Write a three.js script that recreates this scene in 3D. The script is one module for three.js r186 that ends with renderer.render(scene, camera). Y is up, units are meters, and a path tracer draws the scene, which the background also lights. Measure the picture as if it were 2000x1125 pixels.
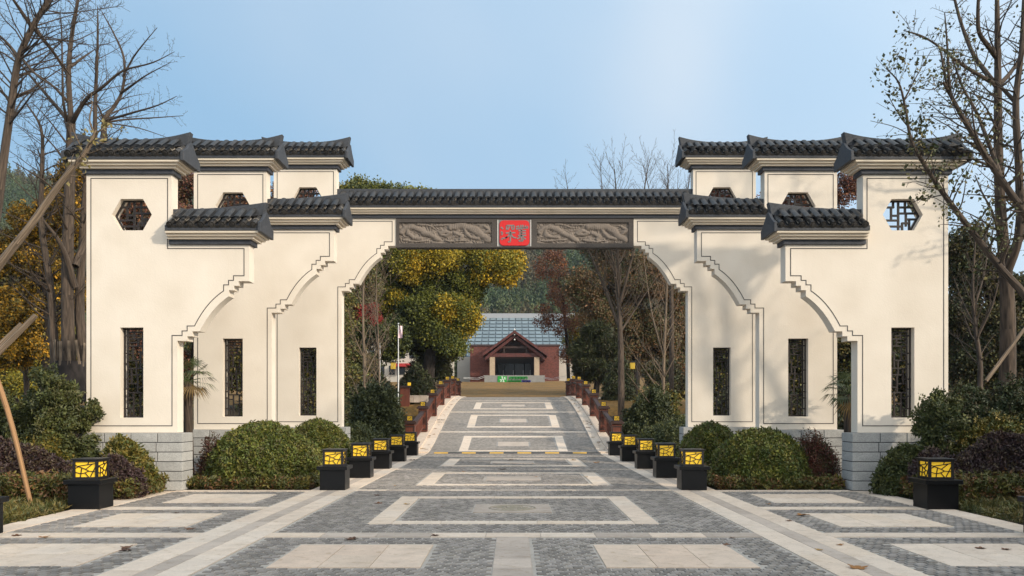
import * as THREE from 'three';
import { mergeGeometries, mergeVertices } from 'three/addons/utils/BufferGeometryUtils.js';
import { RoundedBoxGeometry } from 'three/addons/geometries/RoundedBoxGeometry.js';

// ---------------------------------------------------------------- camera, sky, sun, exposure
const F = 1700, EYE = 1.6, HORIZON = 799, AXIS = 1002.5;   // focal length and principal point, measured on the 2000 x 1125 photograph
const scene = new THREE.Scene();
const camera = new THREE.PerspectiveCamera(2 * Math.atan(562.5 / F) * 180 / Math.PI, 2000 / 1125, 0.1, 3000);
camera.position.set(0, EYE, 0);
camera.setViewOffset(2000, 1125, 1000 - AXIS, 562.5 - HORIZON, 2000, 1125);   // level camera with a shifted lens
const renderer = new THREE.WebGLRenderer();
renderer.toneMapping = THREE.LinearToneMapping;
renderer.toneMappingExposure = 1.0;
renderer.shadowMap.enabled = true;
const SUN = new THREE.Vector3(1.35, 0.72, 1).normalize();
const sun = new THREE.DirectionalLight(new THREE.Color().setRGB(1, 0.875, 0.70), 3.1);
sun.position.copy(SUN).multiplyScalar(80).add(new THREE.Vector3(0, 0, -20));
sun.target.position.set(0, 0, -20);
sun.castShadow = true; sun.shadow.radius = 4; sun.shadow.mapSize.set(4096, 4096);
Object.assign(sun.shadow.camera, { left: -60, right: 60, top: 60, bottom: -60, near: 1, far: 260 });
scene.add(sun, sun.target);

function rand(seed) { let a = seed >>> 0; return () => { a = (a + 0x6D2B79F5) | 0; let t = Math.imul(a ^ (a >>> 15), 1 | a); t = (t + Math.imul(t ^ (t >>> 7), 61 | t)) ^ t; return ((t ^ (t >>> 14)) >>> 0) / 4294967296; }; }
function hash3(i, j, k) { let h = Math.imul(i, 374761393) ^ Math.imul(j, 668265263) ^ Math.imul(k, 2147483647 ^ 1274126177); h = Math.imul(h ^ (h >>> 13), 1274126177); return ((h ^ (h >>> 16)) >>> 0) / 4294967296; }
const sm = t => t * t * (3 - 2 * t), lerp = (a, b, t) => a + (b - a) * t, clamp = (x, a, b) => Math.min(b, Math.max(a, x));
function vnoise(x, y, px = 0, seed = 1) {                       // value noise, tiling with period px when px > 0
  const xi = Math.floor(x), yi = Math.floor(y), fx = sm(x - xi), fy = sm(y - yi), w = i => px ? ((i % px) + px) % px : i;
  const a = hash3(w(xi), w(yi), seed), b = hash3(w(xi + 1), w(yi), seed), c = hash3(w(xi), w(yi + 1), seed), d = hash3(w(xi + 1), w(yi + 1), seed);
  return lerp(lerp(a, b, fx), lerp(c, d, fx), fy);
}
function fbm(x, y, px = 0, seed = 1, oct = 4) { let s = 0, a = 0.5, n = 0; for (let o = 0; o < oct; o++) { s += a * vnoise(x, y, px, seed + o); n += a; a *= 0.5; x *= 2; y *= 2; px *= 2; } return s / n; }
function noise3(x, y, z, seed) {
  const zi = Math.floor(z), f = sm(z - zi);
  return lerp(vnoise(x, y, 0, seed + zi * 7), vnoise(x, y, 0, seed + zi * 7 + 7), f);
}
{ // the sky: clear pale blue with thin high cloud, brighter towards the low sun as hazy air is
  const W = 1024, H = 512, data = new Float32Array(W * H * 4), d = new THREE.Vector3();
  for (let j = 0; j < H; j++) for (let i = 0; i < W; i++) {
    const phi = ((i + 0.5) / W - 0.5) * 2 * Math.PI, th = ((j + 0.5) / H - 0.5) * Math.PI;
    d.set(Math.cos(phi) * Math.cos(th), Math.sin(th), Math.sin(phi) * Math.cos(th));
    const e = Math.max(d.y, 0), c = d.dot(SUN), low = Math.exp(-e * 5);
    let r = lerp(0.265, 0.335, low), g = lerp(0.49, 0.575, low), b = lerp(0.75, 0.80, low);
    const n = fbm(d.x * 2.2 + 5 + d.y, d.z * 2.2 + d.y * 1.3 + 9, 0, 40, 5), m = fbm(d.x * 1.1 + 3, d.z * 1.1 + d.y * 2 + 2, 0, 60, 3);
    const az = Math.atan2(d.x, -d.z), streak = d.z < 0 ? 0.46 * Math.exp(-Math.pow((az - 0.17 - 0.25 * (e - 0.3)) / 0.085, 2)) * clamp((e - 0.12) * 4, 0, 1) * (0.55 + 0.9 * n) : 0;   // a soft streak of cirrus
    const cl = Math.min(0.8, clamp((n * 0.5 + m * 0.6 - 0.42) * 2.6, 0, 1) * 0.62 * clamp(e * 6 + 0.3, 0, 1) + streak);
    r = lerp(r, 0.60, cl); g = lerp(g, 0.70, cl); b = lerp(b, 0.82, cl);
    const gl = 0.62 * (1 + c) * (1 + c) * 0.5 + 1.6 * Math.exp((c - 1) * 7);
    r += gl * 1.0; g += gl * 0.88; b += gl * 0.70;
    if (d.y < 0) { r = 0.30; g = 0.30; b = 0.29; }
    data.set([r, g, b, 1], (j * W + i) * 4);
  }
  const t = new THREE.DataTexture(data, W, H, THREE.RGBAFormat, THREE.FloatType);
  t.mapping = THREE.EquirectangularReflectionMapping; t.magFilter = t.minFilter = THREE.LinearFilter; t.colorSpace = THREE.LinearSRGBColorSpace; t.needsUpdate = true;
  scene.background = t; scene.environment = t; scene.backgroundIntensity = 1; scene.environmentIntensity = 1;
}

// ---------------------------------------------------------------- helpers
const V = (x, y, z) => new THREE.Vector3(x, y, z);
const at = (px, py, D) => V((px - AXIS) * D / F, EYE + (HORIZON - py) * D / F, -D);   // a measured point of the photograph at its distance
const taken = {};
function numbered(n) { taken[n] = (taken[n] ?? -1) + 1; return taken[n] ? `${n}_${String(taken[n]).padStart(3, '0')}` : n; }
function tag(o, label, category, group, kind) { if (label) o.userData.label = label; if (category) o.userData.category = category; if (group) o.userData.group = group; if (kind) o.userData.kind = kind; return o; }
function thing(name, label, category, group, pos = [0, 0, 0], turn = 0) { const g = new THREE.Group(); g.name = numbered(name); g.position.set(...pos); g.rotation.y = turn; scene.add(g); return tag(g, label, category, group); }
function mesh(name, geo, mat, parent) { const m = new THREE.Mesh(geo, mat); m.name = parent === scene ? numbered(name) : name; m.castShadow = m.receiveShadow = true; parent.add(m); return m; }
function merge(list) { return mergeGeometries(list.map(g => { const n = g.index ? g.toNonIndexed() : g.clone(); for (const k of Object.keys(n.attributes)) if (!['position', 'normal', 'uv'].includes(k)) n.deleteAttribute(k); return n; })); }
function metric(geo, ox = 0, oy = 0) {            // uv in metres, by the way each face points
  const g = geo.index ? geo.toNonIndexed() : geo, p = g.attributes.position, n = g.attributes.normal, uv = new Float32Array(p.count * 2);
  for (let i = 0; i < p.count; i += 3) {
    let ax = 0, ay = 0, az = 0;
    for (let k = 0; k < 3; k++) { ax += Math.abs(n.getX(i + k)); ay += Math.abs(n.getY(i + k)); az += Math.abs(n.getZ(i + k)); }
    for (let k = 0; k < 3; k++) { const q = i + k, x = p.getX(q), y = p.getY(q), z = p.getZ(q); const [u, v] = ay >= ax && ay >= az ? [x, z] : ax >= az ? [z, y] : [x, y]; uv[q * 2] = u + ox; uv[q * 2 + 1] = v + oy; }
  }
  g.setAttribute('uv', new THREE.BufferAttribute(uv, 2)); return g;
}
function box(w, h, d, x = 0, y = 0, z = 0, ry = 0, rz = 0, rx = 0) { const g = new THREE.BoxGeometry(w, h, d); if (rx) g.rotateX(rx); if (rz) g.rotateZ(rz); if (ry) g.rotateY(ry); g.translate(x, y, z); return metric(g); }
function rbox(w, h, d, r = 0.01, x = 0, y = 0, z = 0) { const g = new RoundedBoxGeometry(w, h, d, 1, r); g.translate(x, y, z); return metric(g); }
function bar(a, b, w, d = w) { // square bar between two points
  const v = b.clone().sub(a), g = new THREE.BoxGeometry(w, v.length(), d); g.applyQuaternion(new THREE.Quaternion().setFromUnitVectors(V(0, 1, 0), v.normalize())); const m = a.clone().add(b).multiplyScalar(0.5); g.translate(m.x, m.y, m.z); return metric(g);
}
function tex(size, fn, srgb = true) {
  const d = new Uint8Array(size * size * 4);
  for (let j = 0; j < size; j++) for (let i = 0; i < size; i++) { const c = fn(i / size, j / size); d.set([clamp(c[0], 0, 1) * 255, clamp(c[1], 0, 1) * 255, clamp(c[2], 0, 1) * 255, 255], (j * size + i) * 4); }
  const t = new THREE.DataTexture(d, size, size); t.wrapS = t.wrapT = THREE.RepeatWrapping; t.magFilter = THREE.LinearFilter; t.minFilter = THREE.LinearMipmapLinearFilter; t.generateMipmaps = true; if (srgb) t.colorSpace = THREE.SRGBColorSpace; t.needsUpdate = true; return t;
}
const rep = (t, r, s = r) => { const c = t.clone(); c.repeat.set(r, s); c.needsUpdate = true; return c; };
const lin = (r, g, b) => new THREE.Color().setRGB(r, g, b);
const M = (color, roughness = 0.8, o = {}) => new THREE.MeshStandardMaterial({ color, roughness, ...o });

// ---------------------------------------------------------------- materials
const grainT = tex(256, (u, v) => { const k = 0.86 + 0.14 * fbm(u * 64, v * 64, 64, 3, 2); return [k, k, k]; });
const grainB = tex(256, (u, v) => { const k = fbm(u * 48, v * 48, 48, 5, 3); return [k, k, k]; }, false);
const plasterT = tex(512, (u, v) => { const a = fbm(u * 6, v * 6, 6, 11, 5), s = fbm(u * 40, v * 3, 40, 21, 3), k = 0.93 + 0.07 * a - 0.01 * Math.max(0, s - 0.55) * 2; return [k, k - 0.01 * (1 - a), k - 0.025 * (1 - a)]; });
const plasterB = tex(512, (u, v) => { const k = 0.5 * fbm(u * 90, v * 90, 90, 31, 2) + 0.5 * fbm(u * 10, v * 10, 10, 33, 3); return [k, k, k]; }, false);
const graniteT = tex(256, (u, v) => { const a = fbm(u * 80, v * 80, 80, 51, 2), b = fbm(u * 5, v * 5, 5, 53, 3), k = 0.72 + 0.2 * a + 0.14 * b; return [k, k, k]; });
const paveT = tex(512, (u, v) => { const a = fbm(u * 120, v * 120, 120, 61, 2), b = fbm(u * 7, v * 7, 7, 63, 5), s = clamp((fbm(u * 18, v * 18, 18, 67, 3) - 0.62) * 5, 0, 1); const k = 0.82 + 0.08 * a + 0.12 * b - 0.07 * s; return [k, k - 0.02 * s, k - 0.05 * s]; });
const slateT = tex(256, (u, v) => { const a = fbm(u * 30, v * 30, 30, 71, 3), b = fbm(u * 4, v * 4, 4, 73, 3), k = 0.62 + 0.3 * a + 0.25 * b; return [k, k, k]; });
const tileT = tex(256, (u, v) => { const a = fbm(u * 40, v * 40, 40, 75, 3), b = clamp((fbm(u * 9, v * 9, 9, 77, 4) - 0.52) * 4, 0, 1), k = 0.5 + 0.3 * a; return [k + 0.5 * b, k + 0.47 * b, k + 0.42 * b]; });
const barkT = tex(256, (u, v) => { const a = fbm(u * 24, v * 6, 24, 81, 4), k = 0.5 + 0.6 * (a - 0.25); return [k, k * 0.97, k * 0.93]; });
const barkB = tex(256, (u, v) => { const a = fbm(u * 24, v * 6, 24, 81, 4); return [a, a, a]; }, false);
const woodT = tex(256, (u, v) => { const a = fbm(u * 40, v * 2, 40, 91, 4), k = 0.65 + 0.5 * (a - 0.3); return [k, k * 0.96, k * 0.93]; });
const lawnT = tex(512, (u, v) => { const a = fbm(u * 60, v * 60, 60, 101, 3), b = fbm(u * 5, v * 5, 5, 103, 4); return [0.55 + 0.35 * a + 0.25 * b, 0.55 + 0.3 * a + 0.15 * b, 0.5 + 0.3 * a]; });
const mat = {
  plaster: M(lin(0.83, 0.745, 0.64), 0.9, { map: rep(plasterT, 0.3), bumpMap: rep(plasterB, 0.6), bumpScale: 0.0025 }),
  cornice: M(lin(0.80, 0.70, 0.57), 0.85, { map: rep(plasterT, 0.5) }),
  slate: M(lin(0.052, 0.056, 0.066), 0.62, { map: rep(slateT, 1.3), bumpMap: rep(grainB, 4), bumpScale: 0.003 }),
  band: M(lin(0.055, 0.06, 0.075), 0.7, { map: rep(slateT, 1.3) }),
  line: M(lin(0.05, 0.045, 0.045), 0.8),
  lattice: M(lin(0.018, 0.012, 0.011), 0.55),
  joint: M(lin(0.07, 0.07, 0.07), 0.95),
  beam: M(lin(0.10, 0.085, 0.076), 0.85, { map: rep(graniteT, 1.1), bumpMap: rep(grainB, 3), bumpScale: 0.006 }),
  relief: M(lin(0.25, 0.205, 0.17), 0.85, { map: rep(graniteT, 1.7) }),
  tilePale: M(lin(0.36, 0.32, 0.27), 0.9),
  sealStone: M(lin(0.26, 0.25, 0.25), 0.8, { map: rep(graniteT, 2) }),
  sealEdge: M(lin(0.55, 0.53, 0.5), 0.8),
  seal: M(lin(0.62, 0.008, 0.008), 0.5),
  sealInk: M(lin(0.21, 0.19, 0.185), 0.7),
  pedestal: new THREE.MeshPhysicalMaterial({ color: lin(0.009, 0.009, 0.010), roughness: 0.35, specularIntensity: 0.5, map: rep(graniteT, 3) }),
  lampFrame: M(lin(0.012, 0.010, 0.011), 0.45),
  lampPane: M(lin(0.86, 0.55, 0.03), 0.5, { emissive: lin(1, 0.58, 0.03), emissiveIntensity: 0.3 }),
  wood: M(lin(0.23, 0.062, 0.030), 0.6, { map: rep(woodT, 3, 1) }),
  woodDark: M(lin(0.06, 0.022, 0.014), 0.6, { map: rep(woodT, 3, 1) }),
  mortar: M(lin(0.50, 0.45, 0.395), 0.95, { map: rep(paveT, 0.7) }),
  roadFar: M(lin(0.36, 0.34, 0.32), 0.9, { map: rep(paveT, 0.9), bumpMap: rep(grainB, 1.6), bumpScale: 0.01 }),
  yellowPaint: M(lin(0.75, 0.42, 0.03), 0.6, { map: rep(paveT, 2) }),
  rubber: M(lin(0.03, 0.03, 0.03), 0.8),
  soil: M(lin(0.075, 0.062, 0.035), 1, { map: rep(lawnT, 0.35), bumpMap: rep(grainB, 1.5), bumpScale: 0.04 }),
  lawn: M(lin(0.25, 0.165, 0.05), 1, { map: rep(lawnT, 0.12), bumpMap: rep(grainB, 0.5), bumpScale: 0.04 }),
  bark: M(lin(0.19, 0.145, 0.115), 0.95, { map: barkT, bumpMap: barkB, bumpScale: 0.01 }),
  barkPale: M(lin(0.44, 0.345, 0.26), 0.95, { map: barkT, bumpMap: barkB, bumpScale: 0.01 }),
  barkDark: M(lin(0.055, 0.042, 0.035), 0.95, { map: barkT }),
  pole: M(lin(0.62, 0.38, 0.19), 0.8, { map: woodT }),
  white: M(lin(0.7, 0.7, 0.68), 0.7), metal: M(lin(0.45, 0.45, 0.46), 0.4, { metalness: 0.6 }),
};
const stoneTones = [0.92, 1, 1.07, 0.97].map(k => M(lin(0.52 * k, 0.51 * k, 0.485 * k), 0.85, { map: graniteT, bumpMap: grainB, bumpScale: 0.002 }));
const tileTones = [0.45, 0.6, 0.8, 1.05].map(k => M(lin(0.088 * k, 0.080 * k, 0.074 * k), 0.5, { map: tileT, bumpMap: grainB, bumpScale: 0.003 }));
const paleTones = [[0.80, 0.645, 0.50], [0.82, 0.675, 0.54], [0.77, 0.625, 0.495], [0.80, 0.67, 0.545]].map(c => M(lin(...c), 0.8, { map: rep(paveT, 0.8), bumpMap: rep(grainB, 2), bumpScale: 0.003 }));
const warmTones = [[0.74, 0.57, 0.435], [0.71, 0.56, 0.43], [0.76, 0.60, 0.465]].map(c => M(lin(...c), 0.8, { map: rep(paveT, 0.8), bumpMap: rep(grainB, 2), bumpScale: 0.003 }));
const greyTones = [0.9, 1, 1.1].map(k => M(lin(0.56 * k, 0.465 * k, 0.385 * k), 0.85, { map: rep(paveT, 0.8) }));
const settTones = [0.7, 0.86, 1, 1.2].map(k => M(lin(0.33 * k, 0.295 * k, 0.26 * k), 0.85, { map: graniteT }));

// ---------------------------------------------------------------- the gate: two pairs of free-standing walls and the portal behind them
const BASE = 1.135, THICK = 0.32;
const cover = (() => { // a run of two overlapping barrel tiles with a round end disc, along +z (eave at z = 0) with the slope applied
  const L = 0.215, parts = [];
  for (let k = 0; k < 2; k++) { const g = new THREE.CylinderGeometry(0.056, 0.064, L + 0.03, 8, 1, true, Math.PI / 2, Math.PI); g.rotateX(-Math.PI / 2); g.rotateZ(Math.PI); g.translate(0, 0.012 * (1 - k), -(k * L + L / 2) + 0.015); parts.push(g); }
  const disc = new THREE.CylinderGeometry(0.066, 0.066, 0.022, 10); disc.rotateX(Math.PI / 2); disc.translate(0, 0.012, 0.012); parts.push(disc);
  const boss = new THREE.CylinderGeometry(0.03, 0.036, 0.012, 8); boss.rotateX(Math.PI / 2); boss.translate(0, 0.012, 0.028); parts.push(boss);
  return merge(parts);
})();
const pan = (() => { // a pan tile with its hanging drip tongue at the eave
  const s = new THREE.Shape(); s.moveTo(-0.07, 0.015); s.quadraticCurveTo(0, -0.03, 0.07, 0.015); s.lineTo(0.055, -0.02); s.quadraticCurveTo(0.03, -0.06, 0, -0.085); s.quadraticCurveTo(-0.03, -0.06, -0.055, -0.02); s.closePath();
  const t = new THREE.ExtrudeGeometry(s, { depth: 0.014, bevelEnabled: false, curveSegments: 4 });
  const b = new THREE.CylinderGeometry(0.10, 0.10, 0.5, 6, 1, true, -0.72, 1.44); b.rotateX(Math.PI / 2); b.rotateZ(Math.PI); b.translate(0, 0.085, -0.25); 
  return merge([t, b]);
})();
const ROOF_HALF = 0.425, APEX = 0.33, FASCIA = 0.09, SLOPE = Math.atan2(APEX - FASCIA, ROOF_HALF);
function slopeGeo(g, side) { const c = g.clone(); c.rotateX(SLOPE); if (side < 0) c.rotateY(Math.PI); return c; }
const coverF = slopeGeo(cover, 1), coverB = slopeGeo(cover, -1), panF = slopeGeo(pan, 1), panB = slopeGeo(pan, -1);
const tileRnd = rand(77);
function roof(parent, x0, x1, E, zc, hornL, hornR, ridgeTop = 0.475) { // x0 < x1, E: underside of the eave, zc: middle of the wall
  const len = x1 - x0, pr = new THREE.Shape();
  pr.moveTo(-ROOF_HALF, 0); pr.lineTo(ROOF_HALF, 0); pr.lineTo(ROOF_HALF, FASCIA); pr.lineTo(0, APEX); pr.lineTo(-ROOF_HALF, FASCIA); pr.closePath();
  const body = new THREE.ExtrudeGeometry(pr, { depth: len, bevelEnabled: false }); body.rotateY(Math.PI / 2); body.translate(x0, E, zc);
  const r = mesh('roof', metric(body), mat.slate, parent);
  const n = Math.round(len / 0.2), step = len / n, up = (zz) => E + FASCIA + 0.012;
  for (const s of [1, -1]) for (let i = 0; i <= n; i++) {
    const x = x0 + step * i, z = zc + s * (ROOF_HALF + 0.015);
    if (i < n) { const c = mesh('cover_tile', s > 0 ? coverF : coverB, tileTones[Math.floor(tileRnd() * 4)], r); c.position.set(x + step / 2, up() + (tileRnd() - 0.5) * 0.008, z + (tileRnd() - 0.5) * 0.012); c.rotation.y = (tileRnd() - 0.5) * 0.05; }
    if (i > 0 && i < n) { const c = mesh('pan_tile', s > 0 ? panF : panB, tileTones[Math.floor(tileRnd() * 3)], r); c.position.set(x, up() - 0.004, z); }
  }
  { // pale half-rings at the barrel tile overlaps, pale strips along the flanks
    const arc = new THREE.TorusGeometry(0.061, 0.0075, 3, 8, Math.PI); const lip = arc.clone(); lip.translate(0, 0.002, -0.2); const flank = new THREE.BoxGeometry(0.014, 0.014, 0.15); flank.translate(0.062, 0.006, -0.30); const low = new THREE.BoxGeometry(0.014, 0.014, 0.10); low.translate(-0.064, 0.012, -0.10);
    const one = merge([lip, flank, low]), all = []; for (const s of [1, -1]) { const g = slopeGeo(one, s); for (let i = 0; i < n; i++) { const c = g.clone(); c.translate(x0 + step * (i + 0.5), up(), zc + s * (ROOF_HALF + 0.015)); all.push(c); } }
    const mm = mesh('tile_pale_marks', merge(all), mat.tilePale, r); mm.userData.kind = 'stuff';
  }
  // ridge with upswept ends
  const sh = new THREE.Shape(), N = 24, ends = [hornL ? 0.09 : 0, hornR ? 0.09 : 0], X0 = x0 - ends[0] * 0.3, X1 = x1 + ends[1] * 0.3;
  const lift = x => { const t = (x - X0) / (X1 - X0); let v = 0; if (hornL && hornR) { const q = Math.abs(t - 0.5) * 2; v = 0.145 * Math.pow(q, 2.4); } else if (hornR) v = 0.135 * Math.pow(t, 2.2); else if (hornL) v = 0.135 * Math.pow(1 - t, 2.2); return v; };
  for (let i = 0; i <= N; i++) { const x = lerp(X0, X1, i / N); i ? sh.lineTo(x, ridgeTop + lift(x)) : sh.moveTo(x, ridgeTop + lift(x)); }
  for (let i = N; i >= 0; i--) { const x = lerp(x0 + 0.02, x1 - 0.02, i / N); sh.lineTo(x, 0.315 + lift(x) * 0.45); }
  sh.closePath();
  const rg = new THREE.ExtrudeGeometry(sh, { depth: 0.15, bevelEnabled: true, bevelSize: 0.012, bevelThickness: 0.012, bevelSegments: 2 }); rg.translate(0, E, zc - 0.075);
  mesh('ridge', metric(rg), mat.slate, r);
  for (const [on, x, d] of [[hornL, x0, -1], [hornR, x1, 1]]) if (on) {
    const g = new THREE.Shape(); g.moveTo(-ROOF_HALF - 0.025, -0.02); g.lineTo(ROOF_HALF + 0.025, -0.02); g.lineTo(ROOF_HALF + 0.03, FASCIA + 0.055); g.quadraticCurveTo(0.2, APEX - 0.07, 0.045, APEX + 0.10); g.lineTo(-0.045, APEX + 0.10); g.quadraticCurveTo(-0.2, APEX - 0.07, -ROOF_HALF - 0.03, FASCIA + 0.055); g.closePath();
    const pl = new THREE.ExtrudeGeometry(g, { depth: 0.05, bevelEnabled: true, bevelSize: 0.006, bevelThickness: 0.006, bevelSegments: 1, curveSegments: 6 }); pl.rotateY(Math.PI / 2); pl.translate(x - 0.025 + d * 0.012, E, zc);
    mesh('gable_plate', metric(pl), mat.slate, r);
  }
  return r;
}
function cornice(parent, x0, x1, W, zc, endL, endR) { // dark frieze and three stepped courses under the eave; an end that meets a wall does not step out
  const c = (p, y, h, name, m) => { const a = endL ? x0 - p : x0 - 0.04, b = endR ? x1 + p : x1 + 0.04; mesh(name, rbox(b - a, h, THICK + 2 * p, 0.006, (a + b) / 2, W + y + h / 2, zc), m, parent); };
  c(0.055, 0, 0.094, 'frieze_band', mat.band);
  c(0.125, 0.092, 0.05, 'cornice_course', mat.cornice); c(0.185, 0.14, 0.05, 'cornice_course', mat.cornice); c(0.243, 0.188, 0.055, 'cornice_course', mat.cornice);
}
function ribbon(pts, w, z) { // flat mitred line along a closed path
  const n = pts.length, L = [], R = [];
  for (let i = 0; i < n; i++) {
    const a = pts[(i + n - 1) % n], b = pts[i], c = pts[(i + 1) % n];
    const d1 = new THREE.Vector2(b[0] - a[0], b[1] - a[1]).normalize(), d2 = new THREE.Vector2(c[0] - b[0], c[1] - b[1]).normalize();
    const n1 = new THREE.Vector2(-d1.y, d1.x), m = n1.clone().add(new THREE.Vector2(-d2.y, d2.x)).normalize(), k = (w / 2) / Math.max(0.5, m.dot(n1));
    L.push([b[0] + m.x * k, b[1] + m.y * k]); R.push([b[0] - m.x * k, b[1] - m.y * k]);
  }
  const pos = [], q = (A, B, C, D) => pos.push(...A, z, ...B, z, ...C, z, ...A, z, ...C, z, ...D, z);
  for (let i = 0; i < n; i++) { const j = (i + 1) % n; q(R[i], R[j], L[j], L[i]); }
  const g = new THREE.BufferGeometry(); g.setAttribute('position', new THREE.Float32BufferAttribute(pos, 3)); g.computeVertexNormals(); return metric(g);
}
const stepsUp = (J, S) => { const o = [[J, S], [J - 0.198, S], [J - 0.198, S + 0.09], [J - 0.298, S + 0.09], [J - 0.298, S + 0.188], [J - 0.443, S + 0.188]];
  const a = [J - 0.443, S + 0.188], c = [J - 0.443 - 0.235, S + 0.188 + 0.47], b = [J - 1.018, S + 0.88];
  for (let i = 1; i <= 14; i++) { const t = i / 14; o.push([(1 - t) ** 2 * a[0] + 2 * t * (1 - t) * c[0] + t * t * b[0], (1 - t) ** 2 * a[1] + 2 * t * (1 - t) * c[1] + t * t * b[1]]); }
  o.push([J - 1.018, S + 0.999], [J - 1.115, S + 0.999], [J - 1.115, S + 1.087], [J - 1.212, S + 1.087], [J - 1.212, S + 1.178], [J - 1.42, S + 1.178]); return o; };
const HEXW = 0.395, HEXT = 0.22, HEXH = 0.31, SLITW = 0.456, SLIT0 = 1.43, SLIT1 = 3.21;
const hexPts = (cx, cy, k = 1) => [[HEXW, 0], [HEXT, HEXH], [-HEXT, HEXH], [-HEXW, 0], [-HEXT, -HEXH], [HEXT, -HEXH]].map(([x, y]) => [cx + x * k, cy + y * k]);
function hexLattice(cx, cy, z, flip) { // irregular lattice in a hexagonal opening
  const out = [], b = 0.036, d = 0.05, hw = y => HEXW - Math.abs(y) * (HEXW - HEXT) / HEXH, hh = x => Math.abs(x) < HEXT ? HEXH : HEXH * (HEXW - Math.abs(x)) / (HEXW - HEXT);
  const Hb = (y, x0, x1) => { x0 = Math.max(x0, -hw(y)); x1 = Math.min(x1, hw(y)); out.push(box(x1 - x0, b, d, cx + flip * (x0 + x1) / 2, cy + y, z)); };
  const Vb = (x, y0, y1) => { y0 = Math.max(y0, -hh(x)); y1 = Math.min(y1, hh(x)); out.push(box(b, y1 - y0, d - 0.006, cx + flip * x, cy + (y0 + y1) / 2, z)); };
  Vb(-0.018, -1, 1); Vb(-0.16, -0.08, 0.18); Vb(-0.12, 0.17, 1); Vb(0.117, 0.05, 1); Vb(0.135, -0.2, 0.05); Vb(0.06, -1, -0.13); Vb(0.2, -1, -0.06);
  Hb(0.18, -1, -0.1); Hb(0.18, -0.02, 1); Hb(0.015, -0.16, -0.02); Hb(0.06, -0.02, 1); Hb(-0.058, 0.13, 1); Hb(-0.08, -1, -0.02); Hb(-0.135, 0.05, 0.21); Hb(-0.2, -1, 0.05);
  const p = hexPts(cx, cy, 0.975); for (let i = 0; i < 6; i++) { const q = p[(i + 1) % 6]; out.push(bar(V(p[i][0], p[i][1], z), V(q[0], q[1], z), 0.034, d + 0.008)); }
  return merge(out);
}
function slitLattice(cx, z, flip) { // irregular lattice in a tall slit
  const out = [], w = SLITW, h = SLIT1 - SLIT0, b = 0.026, d = 0.05, X = t => cx + flip * (t - 0.5) * w, Y = t => SLIT1 - t * h;
  const Hb = (y, a, c) => out.push(box((c - a) * w, b, d, X((a + c) / 2), Y(y), z)), Vb = (x, a, c) => out.push(box(b, (c - a) * h, d - 0.006, X(x), Y((a + c) / 2), z));
  Vb(0.035, 0, 1); Vb(0.965, 0, 1); Hb(0.01, 0, 1); Hb(0.99, 0, 1);
  Vb(0.17, 0, 0.9); Vb(0.83, 0.04, 0.3); Vb(0.45, 0.04, 0.12); Hb(0.045, 0.17, 1); Hb(0.085, 0.04, 0.7); Hb(0.12, 0.17, 0.83); Vb(0.62, 0.12, 0.2); Hb(0.16, 0.17, 0.62); Hb(0.2, 0.17, 1);
  Vb(0.4, 0.2, 0.36); Hb(0.28, 0, 0.4); Hb(0.27, 0.62, 1); Vb(0.72, 0.27, 0.45); Hb(0.36, 0.17, 0.72); Vb(0.55, 0.36, 0.52); Hb(0.4, 0, 0.17); Hb(0.45, 0.17, 1); Vb(0.33, 0.45, 0.62); Hb(0.52, 0.33, 0.83); Vb(0.83, 0.45, 0.66);
  Hb(0.57, 0, 0.33); Hb(0.62, 0.17, 0.6); Vb(0.6, 0.52, 0.72); Hb(0.66, 0.6, 1); Hb(0.68, 0, 0.17); Hb(0.72, 0.17, 0.83); Vb(0.42, 0.72, 0.99); Vb(0.72, 0.72, 0.99); Hb(0.78, 0.17, 0.42); Hb(0.8, 0.72, 1); Hb(0.76, 0, 0.17); Hb(0.9, 0, 0.42); Hb(0.88, 0.72, 1); Vb(0.28, 0.9, 0.99); Hb(0.84, 0.42, 0.72);
  return merge(out);
}
function stoneBase(parent, x0, x1, zFront) { // six courses of granite blocks round a core
  const depth = 0.57, zc = zFront - depth / 2, n = Math.round((x1 - x0) / 0.516), w = (x1 - x0) / n, h = BASE / 6, g = 0.015;
  const core = mesh('stone_base', box(x1 - x0 - 0.03, BASE - 0.01, depth - 0.03, (x0 + x1) / 2, (BASE - 0.01) / 2 - 0.002, zc), mat.joint, parent), rn = rand(Math.round(x0 * 100 + 991));
  const cut = x0 > 0 ? x0 + 0.02 : x1 - 0.02;
  for (let r = 0; r < 6; r++) {
    const off = r % 2 ? 0.03 : 0, e = [x0]; for (let i = 1; i < n; i++) e.push(x0 + w * i + off); e.push(x1);
    for (let i = 0; i < n; i++) { const ww = e[i + 1] - e[i] - g; const gg = rbox(ww, h - g, depth - rn() * 0.004, 0.006); metric(gg, rn() * 3, rn() * 3); mesh('stone_block', gg, stoneTones[Math.floor(rn() * 4)], core).position.set((e[i] + e[i + 1]) / 2, (r + 0.5) * h, zc); }
  }
}
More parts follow.
